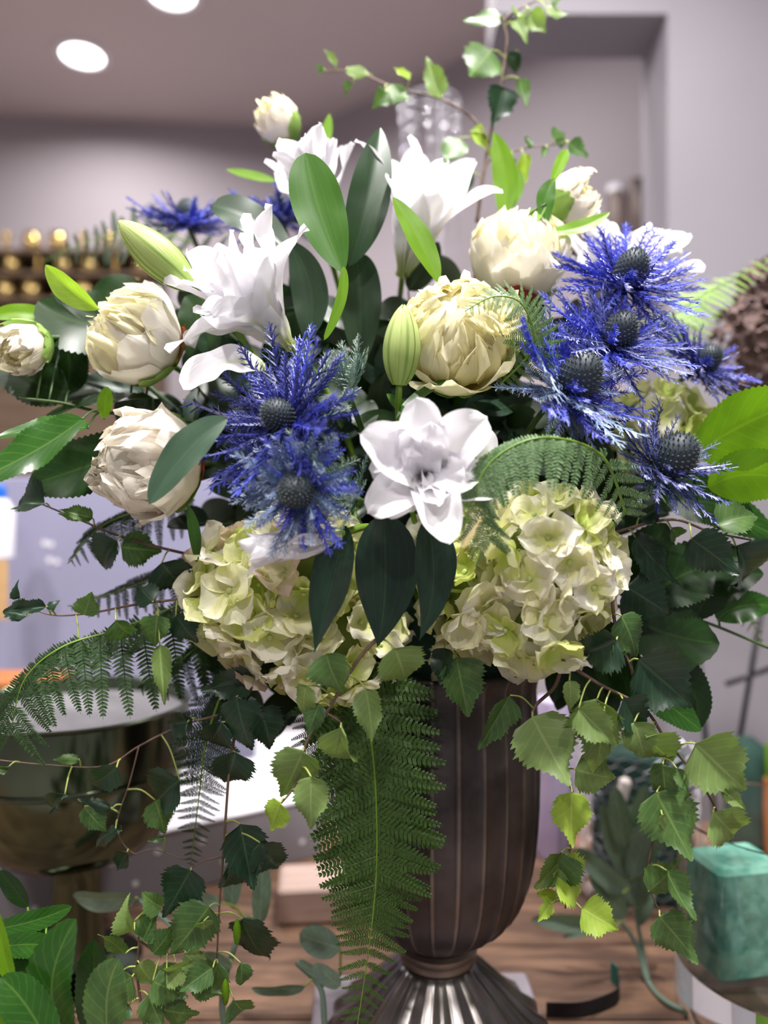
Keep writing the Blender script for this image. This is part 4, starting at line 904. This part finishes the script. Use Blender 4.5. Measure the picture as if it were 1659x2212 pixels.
for s_, (ex, ey, dep) in enumerate([(480, 1500, 0.70), (560, 1560, 0.71), (640, 1500, 0.70), (430, 1130, 0.73), (420, 1250, 0.73), (1330, 1480, 0.71), (1250, 1380, 0.70), (1280, 1500, 0.72), (700, 1570, 0.71), (430, 1400, 0.73), (1330, 1100, 0.72), (860, 1420, 0.68), (340, 870, 0.74), (400, 760, 0.76), (430, 660, 0.78), (330, 620, 0.79), (470, 980, 0.72), (560, 600, 0.79), (900, 660, 0.78), (1000, 620, 0.79), (1230, 880, 0.72), (1400, 860, 0.76), (1100, 880, 0.70), (250, 820, 0.76), (1440, 1060, 0.74), (680, 700, 0.77), (440, 820, 0.73), (470, 740, 0.75), (390, 900, 0.73), (500, 880, 0.71), (360, 700, 0.77), (1180, 680, 0.78), (1000, 900, 0.70), (1250, 960, 0.70)]):
    tipp = P(ex, ey, dep); pp = [V0+Vector((R(-.03, .03), 0, -0.02)), (V0+tipp)/2+Vector((0, 0.0, 0.03)), tipp]; sp_ = spline(pp, 8)
    t = thing('foliage_sprig', pp[0], sprig_label(ex, ey), 'sprig', 'filler sprigs around the rim' if s_ < 12 else 'filler sprigs behind the outer flowers')
    tube('stem', sp_, 0.0016, 0.0009, M['stem'], t, 5)
    for i in range(12):
        b0 = sp_[min(5+i, len(sp_)-1)]; d = Vector((R(-1, 1), R(-0.6, 0.2), R(-1.0, 0.4))).normalized()
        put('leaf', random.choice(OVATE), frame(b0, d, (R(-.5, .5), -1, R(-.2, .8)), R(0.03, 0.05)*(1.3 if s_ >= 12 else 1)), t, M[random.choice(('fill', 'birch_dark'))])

# ================================================================== on the table
# silver pedestal bowl
cb = P(165, 1522, 0.88)
t = thing('pedestal_bowl', (cb.x, cb.y, TZ), 'polished silver pedestal bowl behind the left foliage', 'bowl')
z0 = TZ-cb.z
put('bowl', lathe('bowl', [(0.0, -0.170), (0.05, -0.169), (0.088, -0.158), (0.108, -0.138), (0.120, -0.105), (0.126, -0.065), (0.128, -0.02), (0.129, 0.0), (0.132, 0.003), (0.129, 0.005), (0.125, 0.002), (0.123, -0.06), (0.10, -0.135), (0.0, -0.150)], 56), T(cb), t, M['silver'])
put('liner', lathe('liner', [(0.0, -0.016), (0.124, -0.016), (0.124, -0.012), (0.0, -0.010)], 48), T(cb), t, M['liner'])
put('rib', lathe('rib', [(0.1268, -0.068), (0.1282, -0.066), (0.1282, -0.063), (0.1268, -0.061)], 56, cap=False), T(cb), t, M['silver'])
put('stem', lathe('stem', [(0.034, -0.172), (0.030, -0.178), (0.028, -0.20), (0.030, z0+0.03), (0.036, z0+0.012), (0.0, z0+0.012)], 36), T(cb), t, M['silver'])
put('foot', lathe('foot', [(0.0, z0), (0.072, z0), (0.074, z0+0.004), (0.06, z0+0.010), (0.036, z0+0.0125), (0.0, z0+0.0125)], 40), T(cb), t, M['silver'])
# grey dotted box with white top
an = 0.55; fx, fy = -0.155, 1.128
t = thing('flat_gift_box', (-0.30, 1.16, TZ), 'low grey box with white dots and white lid behind the urn', 'box')
ux = Vector((math.cos(an), math.sin(an), 0)); uy = Vector((-math.sin(an), math.cos(an), 0))
c0 = Vector((fx, fy, TZ))-ux*0.21+uy*0.11
Wb = T(c0) @ Matrix.Rotation(an, 4, 'Z')
put('body', boxm('body', 0.56, 0.22, 0.088, 0.002), Wb, t, M['card_grey'])
put('lid', boxm('lid', 0.563, 0.223, 0.004, 0.001), Wb @ T((0, 0, 0.088)), t, M['white'])
dotm = lathe('dot', [(0.0, 0.0), (0.0042, 0.0), (0.0042, 0.0006), (0.0, 0.0006)], 14)
for i in range(9):
    for j in range(2):
        put('dot', dotm, Wb @ T((-0.25+i*0.062+0.03*j, -0.11, 0.028+0.036*j)) @ Matrix.Rotation(PI/2, 4, 'X'), t, M['dot'])
# wooden block
p = P(720, 1998, 0.985)
o = put('wood_block', boxm('wood_block', 0.20, 0.075, 0.046, 0.004), T((P(594, 1998, 0.967).x+0.10, 1.01, TZ)) @ Matrix.Rotation(0.10, 4, 'Z'), None, M['wood_light'])
tag(o, 'pale wooden block lying on the table left behind the urn', 'block')
# lilac-grey tall panel and its surroundings on the left
pp = P(210, 1270, 1.42)
t = thing('glossy_panel', (pp.x, 1.44, TZ), 'glossy lilac-grey board with tiny modelled lamp reflections at left', 'board')
zt = P(0, 1030, 1.42).z
Wp = T((P(190, 0, 1.42).x, 1.44, TZ-0.3)) @ Matrix.Rotation(0.06, 4, 'Z') 
put('board', boxm('board', 0.62, 0.02, zt-TZ+0.3, 0.003), Wp, t, M['lilac_panel'])
put('fold', boxm('fold', 0.004, 0.003, zt-TZ+0.28, 0.001), T((P(118, 0, 1.42).x, 1.428, TZ-0.29)) @ Matrix.Rotation(-0.05, 4, 'Y'), t, M['lilac_panel'])
glint_disc = lathe('dot', [(0.0, 0.0), (0.0055, 0.0), (0.0055, 0.0008), (0.0, 0.0008)], 12)  # raised white discs stand in for lamp reflections on the glossy board
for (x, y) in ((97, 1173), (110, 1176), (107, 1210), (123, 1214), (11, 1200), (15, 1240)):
    q = P(x, y, 1.425); put('dot', glint_disc, T((q.x, 1.425, q.z)) @ Matrix.Rotation(PI/2, 4, 'X'), t, M['dot'])
ct = thing('back_counter', (-0.6, 1.75, 0), 'grey back counter behind the lilac-grey board', 'counter')
put('body', boxm('body', 1.3, 0.55, 0.80, 0.004), T((-0.85, 1.77, 0)), ct, M['card_grey'])
put('worktop', boxm('worktop', 1.36, 0.6, 0.03, 0.004), T((-0.85, 1.77, 0.80)), ct, M['white'])
pq = P(4, 1280, 1.25)
o = put('price_card', boxm('price_card', 0.05, 0.002, 0.10), T((pq.x-0.015, 1.25, pq.z-0.045)), None, M['kraft']); tag(o, 'strip of kraft card at the left edge', 'card')
q = P(2, 1072, 1.3)
t = thing('spray_bottle', (q.x, 1.3, q.z-0.06), 'blue and white bottle top at the left edge', 'bottle')
put('body', lathe('body', [(0.0, -0.10), (0.03, -0.10), (0.032, -0.02), (0.02, 0.0), (0.0, 0.0)], 24), T((q.x-0.01, 1.3, q.z-0.005)), t, M['white'])
put('cap', lathe('cap', [(0.0, 0.0), (0.018, 0.0), (0.018, 0.018), (0.012, 0.024), (0.0, 0.024)], 24), T((q.x-0.01, 1.3, q.z-0.004)), t, M['bluecap'])
q = P(15, 1590, 1.02)
o = put('card_box', boxm('card_box', 0.12, 0.09, 0.28, 0.002), T((q.x-0.04, 1.15, TZ)), None, M['orange']); tag(o, 'orange-brown cardboard box behind the silver bowl', 'box')
# glass cylinder with teal foam
gc = Vector((P(1472, 1900, 0.80).x+0.105, 0.80, TZ))
t = thing('glass_cylinder', gc, 'clear glass cylinder vase at the right edge', 'vase')
put('glass', lathe('glass', [(0.0, 0.0), (0.104, 0.0), (0.105, 0.002), (0.105, 0.2050), (0.1035, 0.2065), (0.1020, 0.2050), (0.1020, 0.053), (0.1, 0.050), (0.0, 0.050)], 96, sharp=25), T(gc), t, M['glass'])
fb = P(1565, 1990, 0.80)
t = thing('foam_brick', (gc.x-0.048, 0.80, TZ+0.0505), 'teal floral foam block standing inside the glass cylinder', 'foam')
put('block', boxm('block', 0.078, 0.062, 0.115, 0.005), T((gc.x-0.048, 0.80, TZ+0.0505)) @ Matrix.Rotation(0.2, 4, 'Z'), t, M['foam'])
# black ribbon with teal end
pts = [P(1180, 2176, 0.79), P(1250, 2185, 0.79), P(1300, 2170, 0.80), P(1335, 2150, 0.815), P(1335, 2120, 0.84)]
for p in pts: p.z = TZ
t = thing('velvet_ribbon', pts[0], 'black velvet ribbon curling on the table right of the foot', 'ribbon')
def strip(name, pts, h, mat, th=0.0012):
    V = []; Fc = []; o = pts[0]
    for i, p in enumerate(pts):
        tg = (pts[min(i+1, len(pts)-1)]-pts[max(i-1, 0)]).normalized(); nn = Vector((tg.y, -tg.x, 0))
        for (s, z) in ((-1, 0), (1, 0), (1, h), (-1, h)): V.append(p-o+nn*s*th/2+Vector((0, 0, z)))
    for i in range(len(pts)-1):
        for a in range(4): b = (a+1) % 4; Fc.append((i*4+a, i*4+b, i*4+4+b, i*4+4+a))
    Fc += [(3, 2, 1, 0), tuple(range(len(V)-4, len(V)))]
    put(name, mesh(name, V, Fc, None, False), T(o), t, mat)
sp_ = spline(pts, 8)
strip('band', sp_, 0.016, M['black']); strip('end', [sp_[-1], sp_[-1]+Vector((-0.004, 0.012, 0))], 0.022, M['teal'])
# woolly sage stems
def sage(label, paths, leaves, d, name='sage_stem', mats=('sage',), rad=0.0034):
    pp = [P(x, y, q) for x, y, q in paths[0]]; sp = spline(pp, 8); t = thing(name, pp[0], label, 'stem'); al = list(sp)
    tube('stem', sp, rad, rad*0.7, M['sage'], t, 7)
    for pth in paths[1:]:
        s2 = spline([P(x, y, q) for x, y, q in pth], 8); tube('side_stem', s2, rad*0.8, rad*0.6, M['sage'], t, 7); al += s2
    for l in leaves:
        bx, by, tx, ty, wf = l[:5]; mt = l[5] if len(l) > 5 else mats[0]; dp = nearest(al, P(bx, by, d)).y-R(0, 0.01)
        birch_leaf(t, P(bx, by, dp), P(tx, ty, dp+R(-0.02, 0.02)), M[mt], wf, None, al, SAGE, 0.0012)
    return t
sage('grey-green woolly sage stem lying on the table at right', [
    [(1500, 2190, 0.795), (1440, 2165, 0.81), (1400, 2120, 0.845), (1375, 2040, 0.87), (1340, 1990, 0.88)], [(1400, 2120, 0.845), (1386, 2040, 0.87), (1372, 1960, 0.88), (1360, 1850, 0.88), (1345, 1740, 0.88)]],
    [(1345, 1930, 1246, 1838, 0.45), (1355, 1900, 1305, 1745, 0.45), (1365, 1900, 1398, 1770, 0.5, 'sage_dark'), (1350, 1830, 1330, 1715, 0.5), (1385, 1870, 1424, 1770, 0.55, 'sage_dark'), (1330, 2000, 1160, 1992, 0.32, 'sage_dark'), (1340, 1995, 1220, 2022, 0.25),
     (1350, 1985, 1280, 1880, 0.6), (1380, 1960, 1395, 1850, 0.6, 'sage_dark'), (1372, 1960, 1340, 1840, 0.55, 'sage_dark'), (1370, 1860, 1372, 1745, 0.55), (1380, 2000, 1410, 1900, 0.5, 'sage_dark'), (1365, 1790, 1395, 1700, 0.5, 'sage_dark')], 0.87, mats=('sage_dark',))
sage('pale woolly sage stem leaning on the plinth at left', [[(705, 2290, 0.70), (700, 2200, 0.715), (690, 2130, 0.73), (640, 2080, 0.75)], [(690, 2130, 0.73), (735, 2105, 0.74)]],
     [(735, 2050, 650, 2020, 0.95), (735, 2130, 680, 2090, 0.8), (660, 2130, 548, 2150, 0.4, 'sage_dark'), (700, 2110, 645, 2080, 0.6)], 0.73, mats=('sage',))
sage('grey sage sprig with broad oval leaves among the lower left twigs', [[(500, 2290, 0.70), (480, 2150, 0.72), (520, 2010, 0.74), (540, 1980, 0.74)], [(480, 2150, 0.72), (380, 2010, 0.74), (300, 1945, 0.75)]],
     [(292, 1940, 152, 1955, 0.62), (560, 1995, 570, 1868, 0.5), (500, 1960, 505, 1850, 0.6, 'sage_dark'), (480, 1950, 390, 1940, 0.5), (440, 2080, 400, 2150, 0.7), (500, 2090, 440, 2060, 0.7)], 0.74)
# loose foliage in the lower left corner
def bunch(label, base, leaves, meshes=None):
    b0 = P(*base); b0.z = TZ
    t = thing('cut_foliage', b0, label, 'foliage'); return t, b0
t, b0 = bunch('cut laurel sprig with bright broad leaves in the lower left corner', (70, 2400, 0.60), None)
top = P(90, 2230, 0.585); tube('stem', spline([b0, (b0+top)/2+Vector((0.01, 0, 0)), top], 6), 0.0026, 0.002, M['stem'], t)
for l, d_, w_, mt, *kw in [([(150, 2260), (112, 2130), (165, 1985)], 0.56, 118, 'laurel', dict(nh=(-0.2, -1, 0.5))), ([(120, 2290), (62, 2180), (0, 2112)], 0.55, 92, 'laurel', dict(nh=(0.2, -1, 0.7))), ([(-30, 2010), (70, 1990), (155, 1958)], 0.62, 44, 'laurel'),
                     ([(-10, 2050), (60, 2040), (140, 2048)], 0.60, 52, 'laurel'), ([(30, 2130), (8, 2060), (-8, 1960)], 0.57, 36, 'laurel_lime'), ([(235, 2250), (232, 2150), (258, 2072)], 0.57, 96, 'birch'), ([(190, 2240), (200, 2120), (205, 2030)], 0.60, 70, 'laurel_dark'),
                     ([(20, 2260), (-10, 2210), (-40, 2190)], 0.55, 70, 'laurel_lime'), ([(60, 1960), (30, 1920), (0, 1880)], 0.66, 40, 'laurel_dark'), ([(120, 2120), (60, 2100), (10, 2110)], 0.62, 80, 'laurel_dark'), ([(100, 2000), (70, 2050), (20, 2080)], 0.64, 90, 'laurel_dark'), ([(60, 2200), (30, 2150), (10, 2080)], 0.61, 90, 'laurel_dark')]:
    hl(t, l, d_, w_, mt, **dict(dict(a=0.6, b=0.6, teeth=16), **(kw[0] if kw else {})))
    q = P(l[0][0], l[0][1], d_); tube('petiole', spline([top, (q+top)/2+Vector((0, 0, -0.004)), q], 3), 0.0012, 0.0009, M['stem_lime'], t, 5)
twig('birch cuttings with many small leaves at lower left', [(330, 2300), (310, 2200), (296, 2100), (300, 2030), (290, 1990)], 0.64, [
    (290, 2010, 245, 1960, 0.8, 'birch_pale'), (350, 1960, 300, 1940, 0.9, 'birch'), (270, 2060, 220, 2010, 0.9, 'birch'), (330, 2060, 380, 2010, 0.9, 'birch'), (285, 2110, 215, 2160, 0.95, 'birch'), (330, 2120, 400, 2150, 0.9, 'birch'), (320, 2150, 350, 2220, 0.9, 'birch'), (260, 2100, 200, 2080, 0.8, 'birch'),
    (360, 2100, 420, 2100, 0.7, 'birch_pale'), (350, 2180, 420, 2200, 0.8, 'birch'), (310, 2030, 340, 1960, 0.8, 'birch'), (280, 2170, 240, 2210, 0.8, 'birch'), (400, 2060, 450, 2110, 0.7, 'birch_pale'), (410, 2130, 470, 2150, 0.6, 'birch'), (380, 2080, 360, 2150, 0.8, 'birch'), (300, 2080, 330, 2140, 0.9, 'birch_pale')],
    sub=([(300, 2030), (350, 2060), (420, 2050)], [(310, 2200), (370, 2150), (420, 2120)]))
def catkin(p):
    me = lathe('catkin', [(0.0006+0.0026*math.sin(PI*min(1, j/10))**0.6*(1+0.12*(j % 2)), -0.022*j/10) for j in range(11)], 10)
    o = put('catkin', me, T(p), None, M['laurel_lime']); tag(o, 'yellow-green birch catkin %s' % ('beside the hanging twig' if p.z > 1.085 else 'low in the left foliage'), 'catkin')
catkin(P(512, 1985, 0.632)); catkin(P(487, 2115, 0.632))

# ================================================================== right background
# lilac film roll standing at the back of the table
p = P(1197, 1800, 1.17); p.z = TZ
def rollrib(a, v): return 1+0.10*math.sin(a*7+v*5)+0.06*math.sin(a*13-v*9)
o = put('lilac_film_roll', lathe('lilac_film_roll', [(0.0, 0), (0.026, 0), (0.030, 0.05), (0.027, 0.12), (0.030, 0.18), (0.026, 0.24), (0.0, 0.245)], 48, rollrib), T(p), None, M['lilac'])
tag(o, 'crinkled lilac film roll standing just right of the urn', 'film')
# chicken wire ball around dark foam
wc = P(1378, 1690, 1.05)
t = thing('wired_foam', (wc.x, wc.y, TZ), 'dark floral foam wrapped in chicken wire behind the hanging birch', 'foam')
put('foam', boxm('foam', 0.11, 0.08, wc.z+0.05-TZ-0.0, 0.006), T((wc.x, wc.y, TZ)), t, M['foam_dark'])
V = []; Fc = []
def wire_seg(a, b_, r=0.0006):
    d = (b_-a); x = d.orthogonal().normalized()*r; y = d.normalized().cross(x); b0 = len(V)
    for q in (a, b_):
        for k in range(3): V.append(q+x*math.cos(k*2.094)+y*math.sin(k*2.094))
    for k in range(3): Fc.append((b0+k, b0+(k+1) % 3, b0+3+(k+1) % 3, b0+3+k))
def cyl(u, v): 
    rr = 0.078*(1+0.10*noise.noise(Vector((u*4, v*20, 0)))); return Vector((rr*math.cos(u), rr*0.8*math.sin(u), v))
nu = 20; h = 0.012
for j in range(17):
    for i in range(nu):
        u0 = (i+(0.5 if j % 2 else 0))*2*PI/nu; z = j*h*1.0
        a = cyl(u0, z); wire_seg(a, cyl(u0, z+h*0.5)); wire_seg(cyl(u0, z+h*0.5), cyl(u0+PI/nu, z+h)); wire_seg(cyl(u0, z+h*0.5), cyl(u0-PI/nu, z+h))
put('wire_mesh', mesh('wire_mesh', V, Fc, None, False), T((wc.x, wc.y, TZ+0.001)), t, M['wire'], kind='stuff')
q = P(1350, 1712, 0.95)  # small white chalk stick, parented to the wired foam
put('chalk_stick', lathe('chalk_stick', [(0.0, -0.016), (0.007, -0.015), (0.0075, 0.012), (0.004, 0.016), (0.0, 0.016)], 14), T((q.x, 0.957, q.z)) @ Matrix.Rotation(0.25, 4, 'Y'), t, M['chalk'], label='small white chalk stick')
# thin black display stand
q = P(1590, 1500, 1.30)
t = thing('wire_stand', (q.x, 1.30, TZ), 'thin grey metal rod stand at the right edge', 'stand')
for a, b_ in (((1508, 1400), (1538, 1760)), ((1648, 1300), (1590, 1640)), ((1568, 1478), (1690, 1435)), ((1590, 1640), (1560, 1790))):
    p0 = P(a[0], a[1], 1.20); p1 = P(b_[0], b_[1], 1.20); tube('rod', [p0, (p0+p1)/2, p1], 0.0042, 0.0042, M['steel_dark'], t, 8)
q = P(1600, 1640, 1.16)
o = put('dark_bottle', lathe('dark_bottle', [(0.0, 0.0), (0.034, 0.0), (0.036, 0.06), (0.036, q.z-TZ-0.01), (0.026, q.z-TZ+0.02), (0.010, q.z-TZ+0.034), (0.0, q.z-TZ+0.034)], 24), T((q.x+0.01, 1.16, TZ)), None, M['foam_dark']); tag(o, 'dark green rounded bottle beside the rod stand', 'bottle')
q = P(1690, 1640, 1.10)
t = thing('lime_pot', (q.x, 1.10, TZ), 'orange and lime striped pot cut by the right edge', 'pot')
put('pot', lathe('pot', [(0.0, 0.0), (0.022, 0.0), (0.026, 0.10), (0.024, q.z-TZ-0.03), (0.0, q.z-TZ-0.03)], 24), T((q.x, 1.10, TZ)), t, M['orange'])
put('lid', lathe('lid', [(0.0, 0.0), (0.022, 0.0), (0.023, 0.045), (0.018, 0.055), (0.0, 0.056)], 24), T((q.x, 1.10, q.z-0.03)), t, M['laurel_lime'])
# dried brown hydrangea
hydrangea([(1650, 740, 1.0, 95), (1690, 640, 1.02, 85)], 'dried brown-mauve hydrangea at the right edge', 0.017, name='dried_hydrangea', dens=0.00055, pm='brown_pet', core='brown_pet')
# shelf of brown jars behind the pillar
q = P(1370, 500, 2.0)
t = thing('wall_shelf', (q.x, 2.0, q.z), 'dark shelf holding brown jars left of the pillar', 'shelf')
put('board', boxm('board', 0.36, 0.14, 0.02, 0.002), T((q.x, 2.0, q.z-0.05)), t, M['wood_dark'])
for i, (x, h) in enumerate(((1328, 0.15), (1372, 0.165), (1412, 0.16))):
    p = P(x, 0, 2.0)
    tt = thing('brown_jar', (p.x, 2.0, q.z-0.03), ['leftmost brown jar on the shelf by the pillar', 'middle brown jar on the shelf by the pillar', 'brown jar next to the pillar on the shelf'][i], 'jar', 'brown jars by the pillar')
    put('body', lathe('body', [(0.0, 0), (0.022, 0), (0.024, 0.01), (0.024, h-0.03), (0.020, h-0.02), (0.0, h-0.02)], 24), T((p.x, 1.99, q.z-0.03)), tt, M['brown_jar'])
    put('lid', lathe('lid', [(0.0, 0), (0.022, 0), (0.022, 0.016), (0.008, 0.02), (0.0, 0.026)], 24), T((p.x, 1.99, q.z-0.03+h-0.021)), tt, M['white'] if i < 1 else M['brown_jar'])
# gold cups on the left shelf
t = thing('display_cabinet', (P(120, 0, 2.4).x, 2.45, 0), 'brown open display cabinet with gold cups at far left', 'cabinet')
zb = P(0, 700, 2.4).z; ztop = P(0, 508, 2.4).z; xa = P(-330, 0, 2.4).x; xb = P(330, 0, 2.4).x; xm = (xa+xb)/2; wdt = xb-xa
put('back', boxm('back', wdt, 0.02, ztop), T((xm, 2.56, 0)), t, M['wood_dark'])
put('body', boxm('body', wdt, 0.24, zb-0.02, 0.004), T((xm, 2.44, 0)), t, M['wood_dark'])
rows = [P(0, y, 2.4).z for y in (655, 600, 552)]
for i, z in enumerate(rows):
    put('shelf', boxm('shelf', wdt, 0.22, 0.012, 0.001), T((xm, 2.44, z-0.013)), t, M['wood_dark'])
cup = lathe('cup', [(0.0, 0.0), (0.016, 0.0), (0.024, 0.006), (0.029, 0.022), (0.028, 0.038), (0.022, 0.052), (0.025, 0.058), (0.023, 0.058), (0.020, 0.052), (0.026, 0.03), (0.0, 0.008)], 24)
stick = lathe('stick', [(0.0, 0), (0.026, 0), (0.026, 0.004), (0.008, 0.010), (0.006, 0.02), (0.012, 0.026), (0.006, 0.032), (0.006, 0.042), (0.018, 0.048), (0.018, 0.056), (0.0, 0.056)], 20)
ords = ['first', 'second', 'third', 'fourth', 'fifth', 'sixth', 'seventh', 'eighth']
for r_, z in enumerate(rows):
    for i in range(6):
        x = P(10+i*56+(14 if r_ == 1 else 0), 0, 2.36).x
        isst = (i+r_) % 3 == 2
        o = put('gold_candlestick' if isst else 'gold_cup', stick if isst else cup, T((x, 2.37, z)), None, M['gold'])
        tag(o, '%s shiny gold %s from the left on the %s cabinet shelf' % (ords[i], 'candlestick' if isst else 'cup', ('lowest', 'middle', 'top')[r_]), 'candlestick' if isst else 'cup', 'gold pieces on the cabinet shelves')
# crystal strand stand, far behind the top twigs
q = P(930, 225, 1.65)
t = thing('crystal_stand', (q.x, 1.65, 0), 'tall stand with hanging crystal strands behind the top twigs', 'candelabra')
tube('pole', [Vector((q.x+0.02, 1.65, 0)), Vector((q.x+0.02, 1.65, 1.0)), Vector((q.x+0.02, 1.65, q.z))], 0.006, 0.004, M['crystal'], t, 10)
put('base', lathe('base', [(0.0, 0.0), (0.14, 0.0), (0.14, 0.01), (0.02, 0.02), (0.0, 0.02)], 32), T((q.x+0.02, 1.65, 0)), t, M['steel_dark'])
put('ring', lathe('ring', [(0.060, 0.0), (0.063, 0.0), (0.063, 0.004), (0.060, 0.004), (0.060, 0.0)], 40, cap=False), T((q.x, 1.65, q.z)), t, M['crystal'])
for i in range(3):
    put('arm', boxm('arm', 0.124, 0.003, 0.003), T((q.x, 1.65, q.z)) @ Matrix.Rotation(i*PI/3, 4, 'Z'), t, M['crystal'])
bead = lathe('bead', [(0.0, -0.0068), (0.0058, -0.0034), (0.0066, 0), (0.0058, 0.0034), (0.0, 0.0068)], 8)
for i in range(10):
    a = i*2*PI/10+0.2; x, y = q.x+0.0615*math.cos(a), 1.65+0.0615*math.sin(a)
    st = put('strand', tube_mesh('strand', [Vector((0, 0, 0)), Vector((0, 0, -0.1)), Vector((0, 0, -0.30))], 0.0011, 0.0011, 5), T((x, y, q.z)), t, M['crystal'])
    for k in range(6): put('bead', bead, T((x, y, q.z-0.016-k*(0.030 if k < 3 else 0.045))), st, M['crystal'])
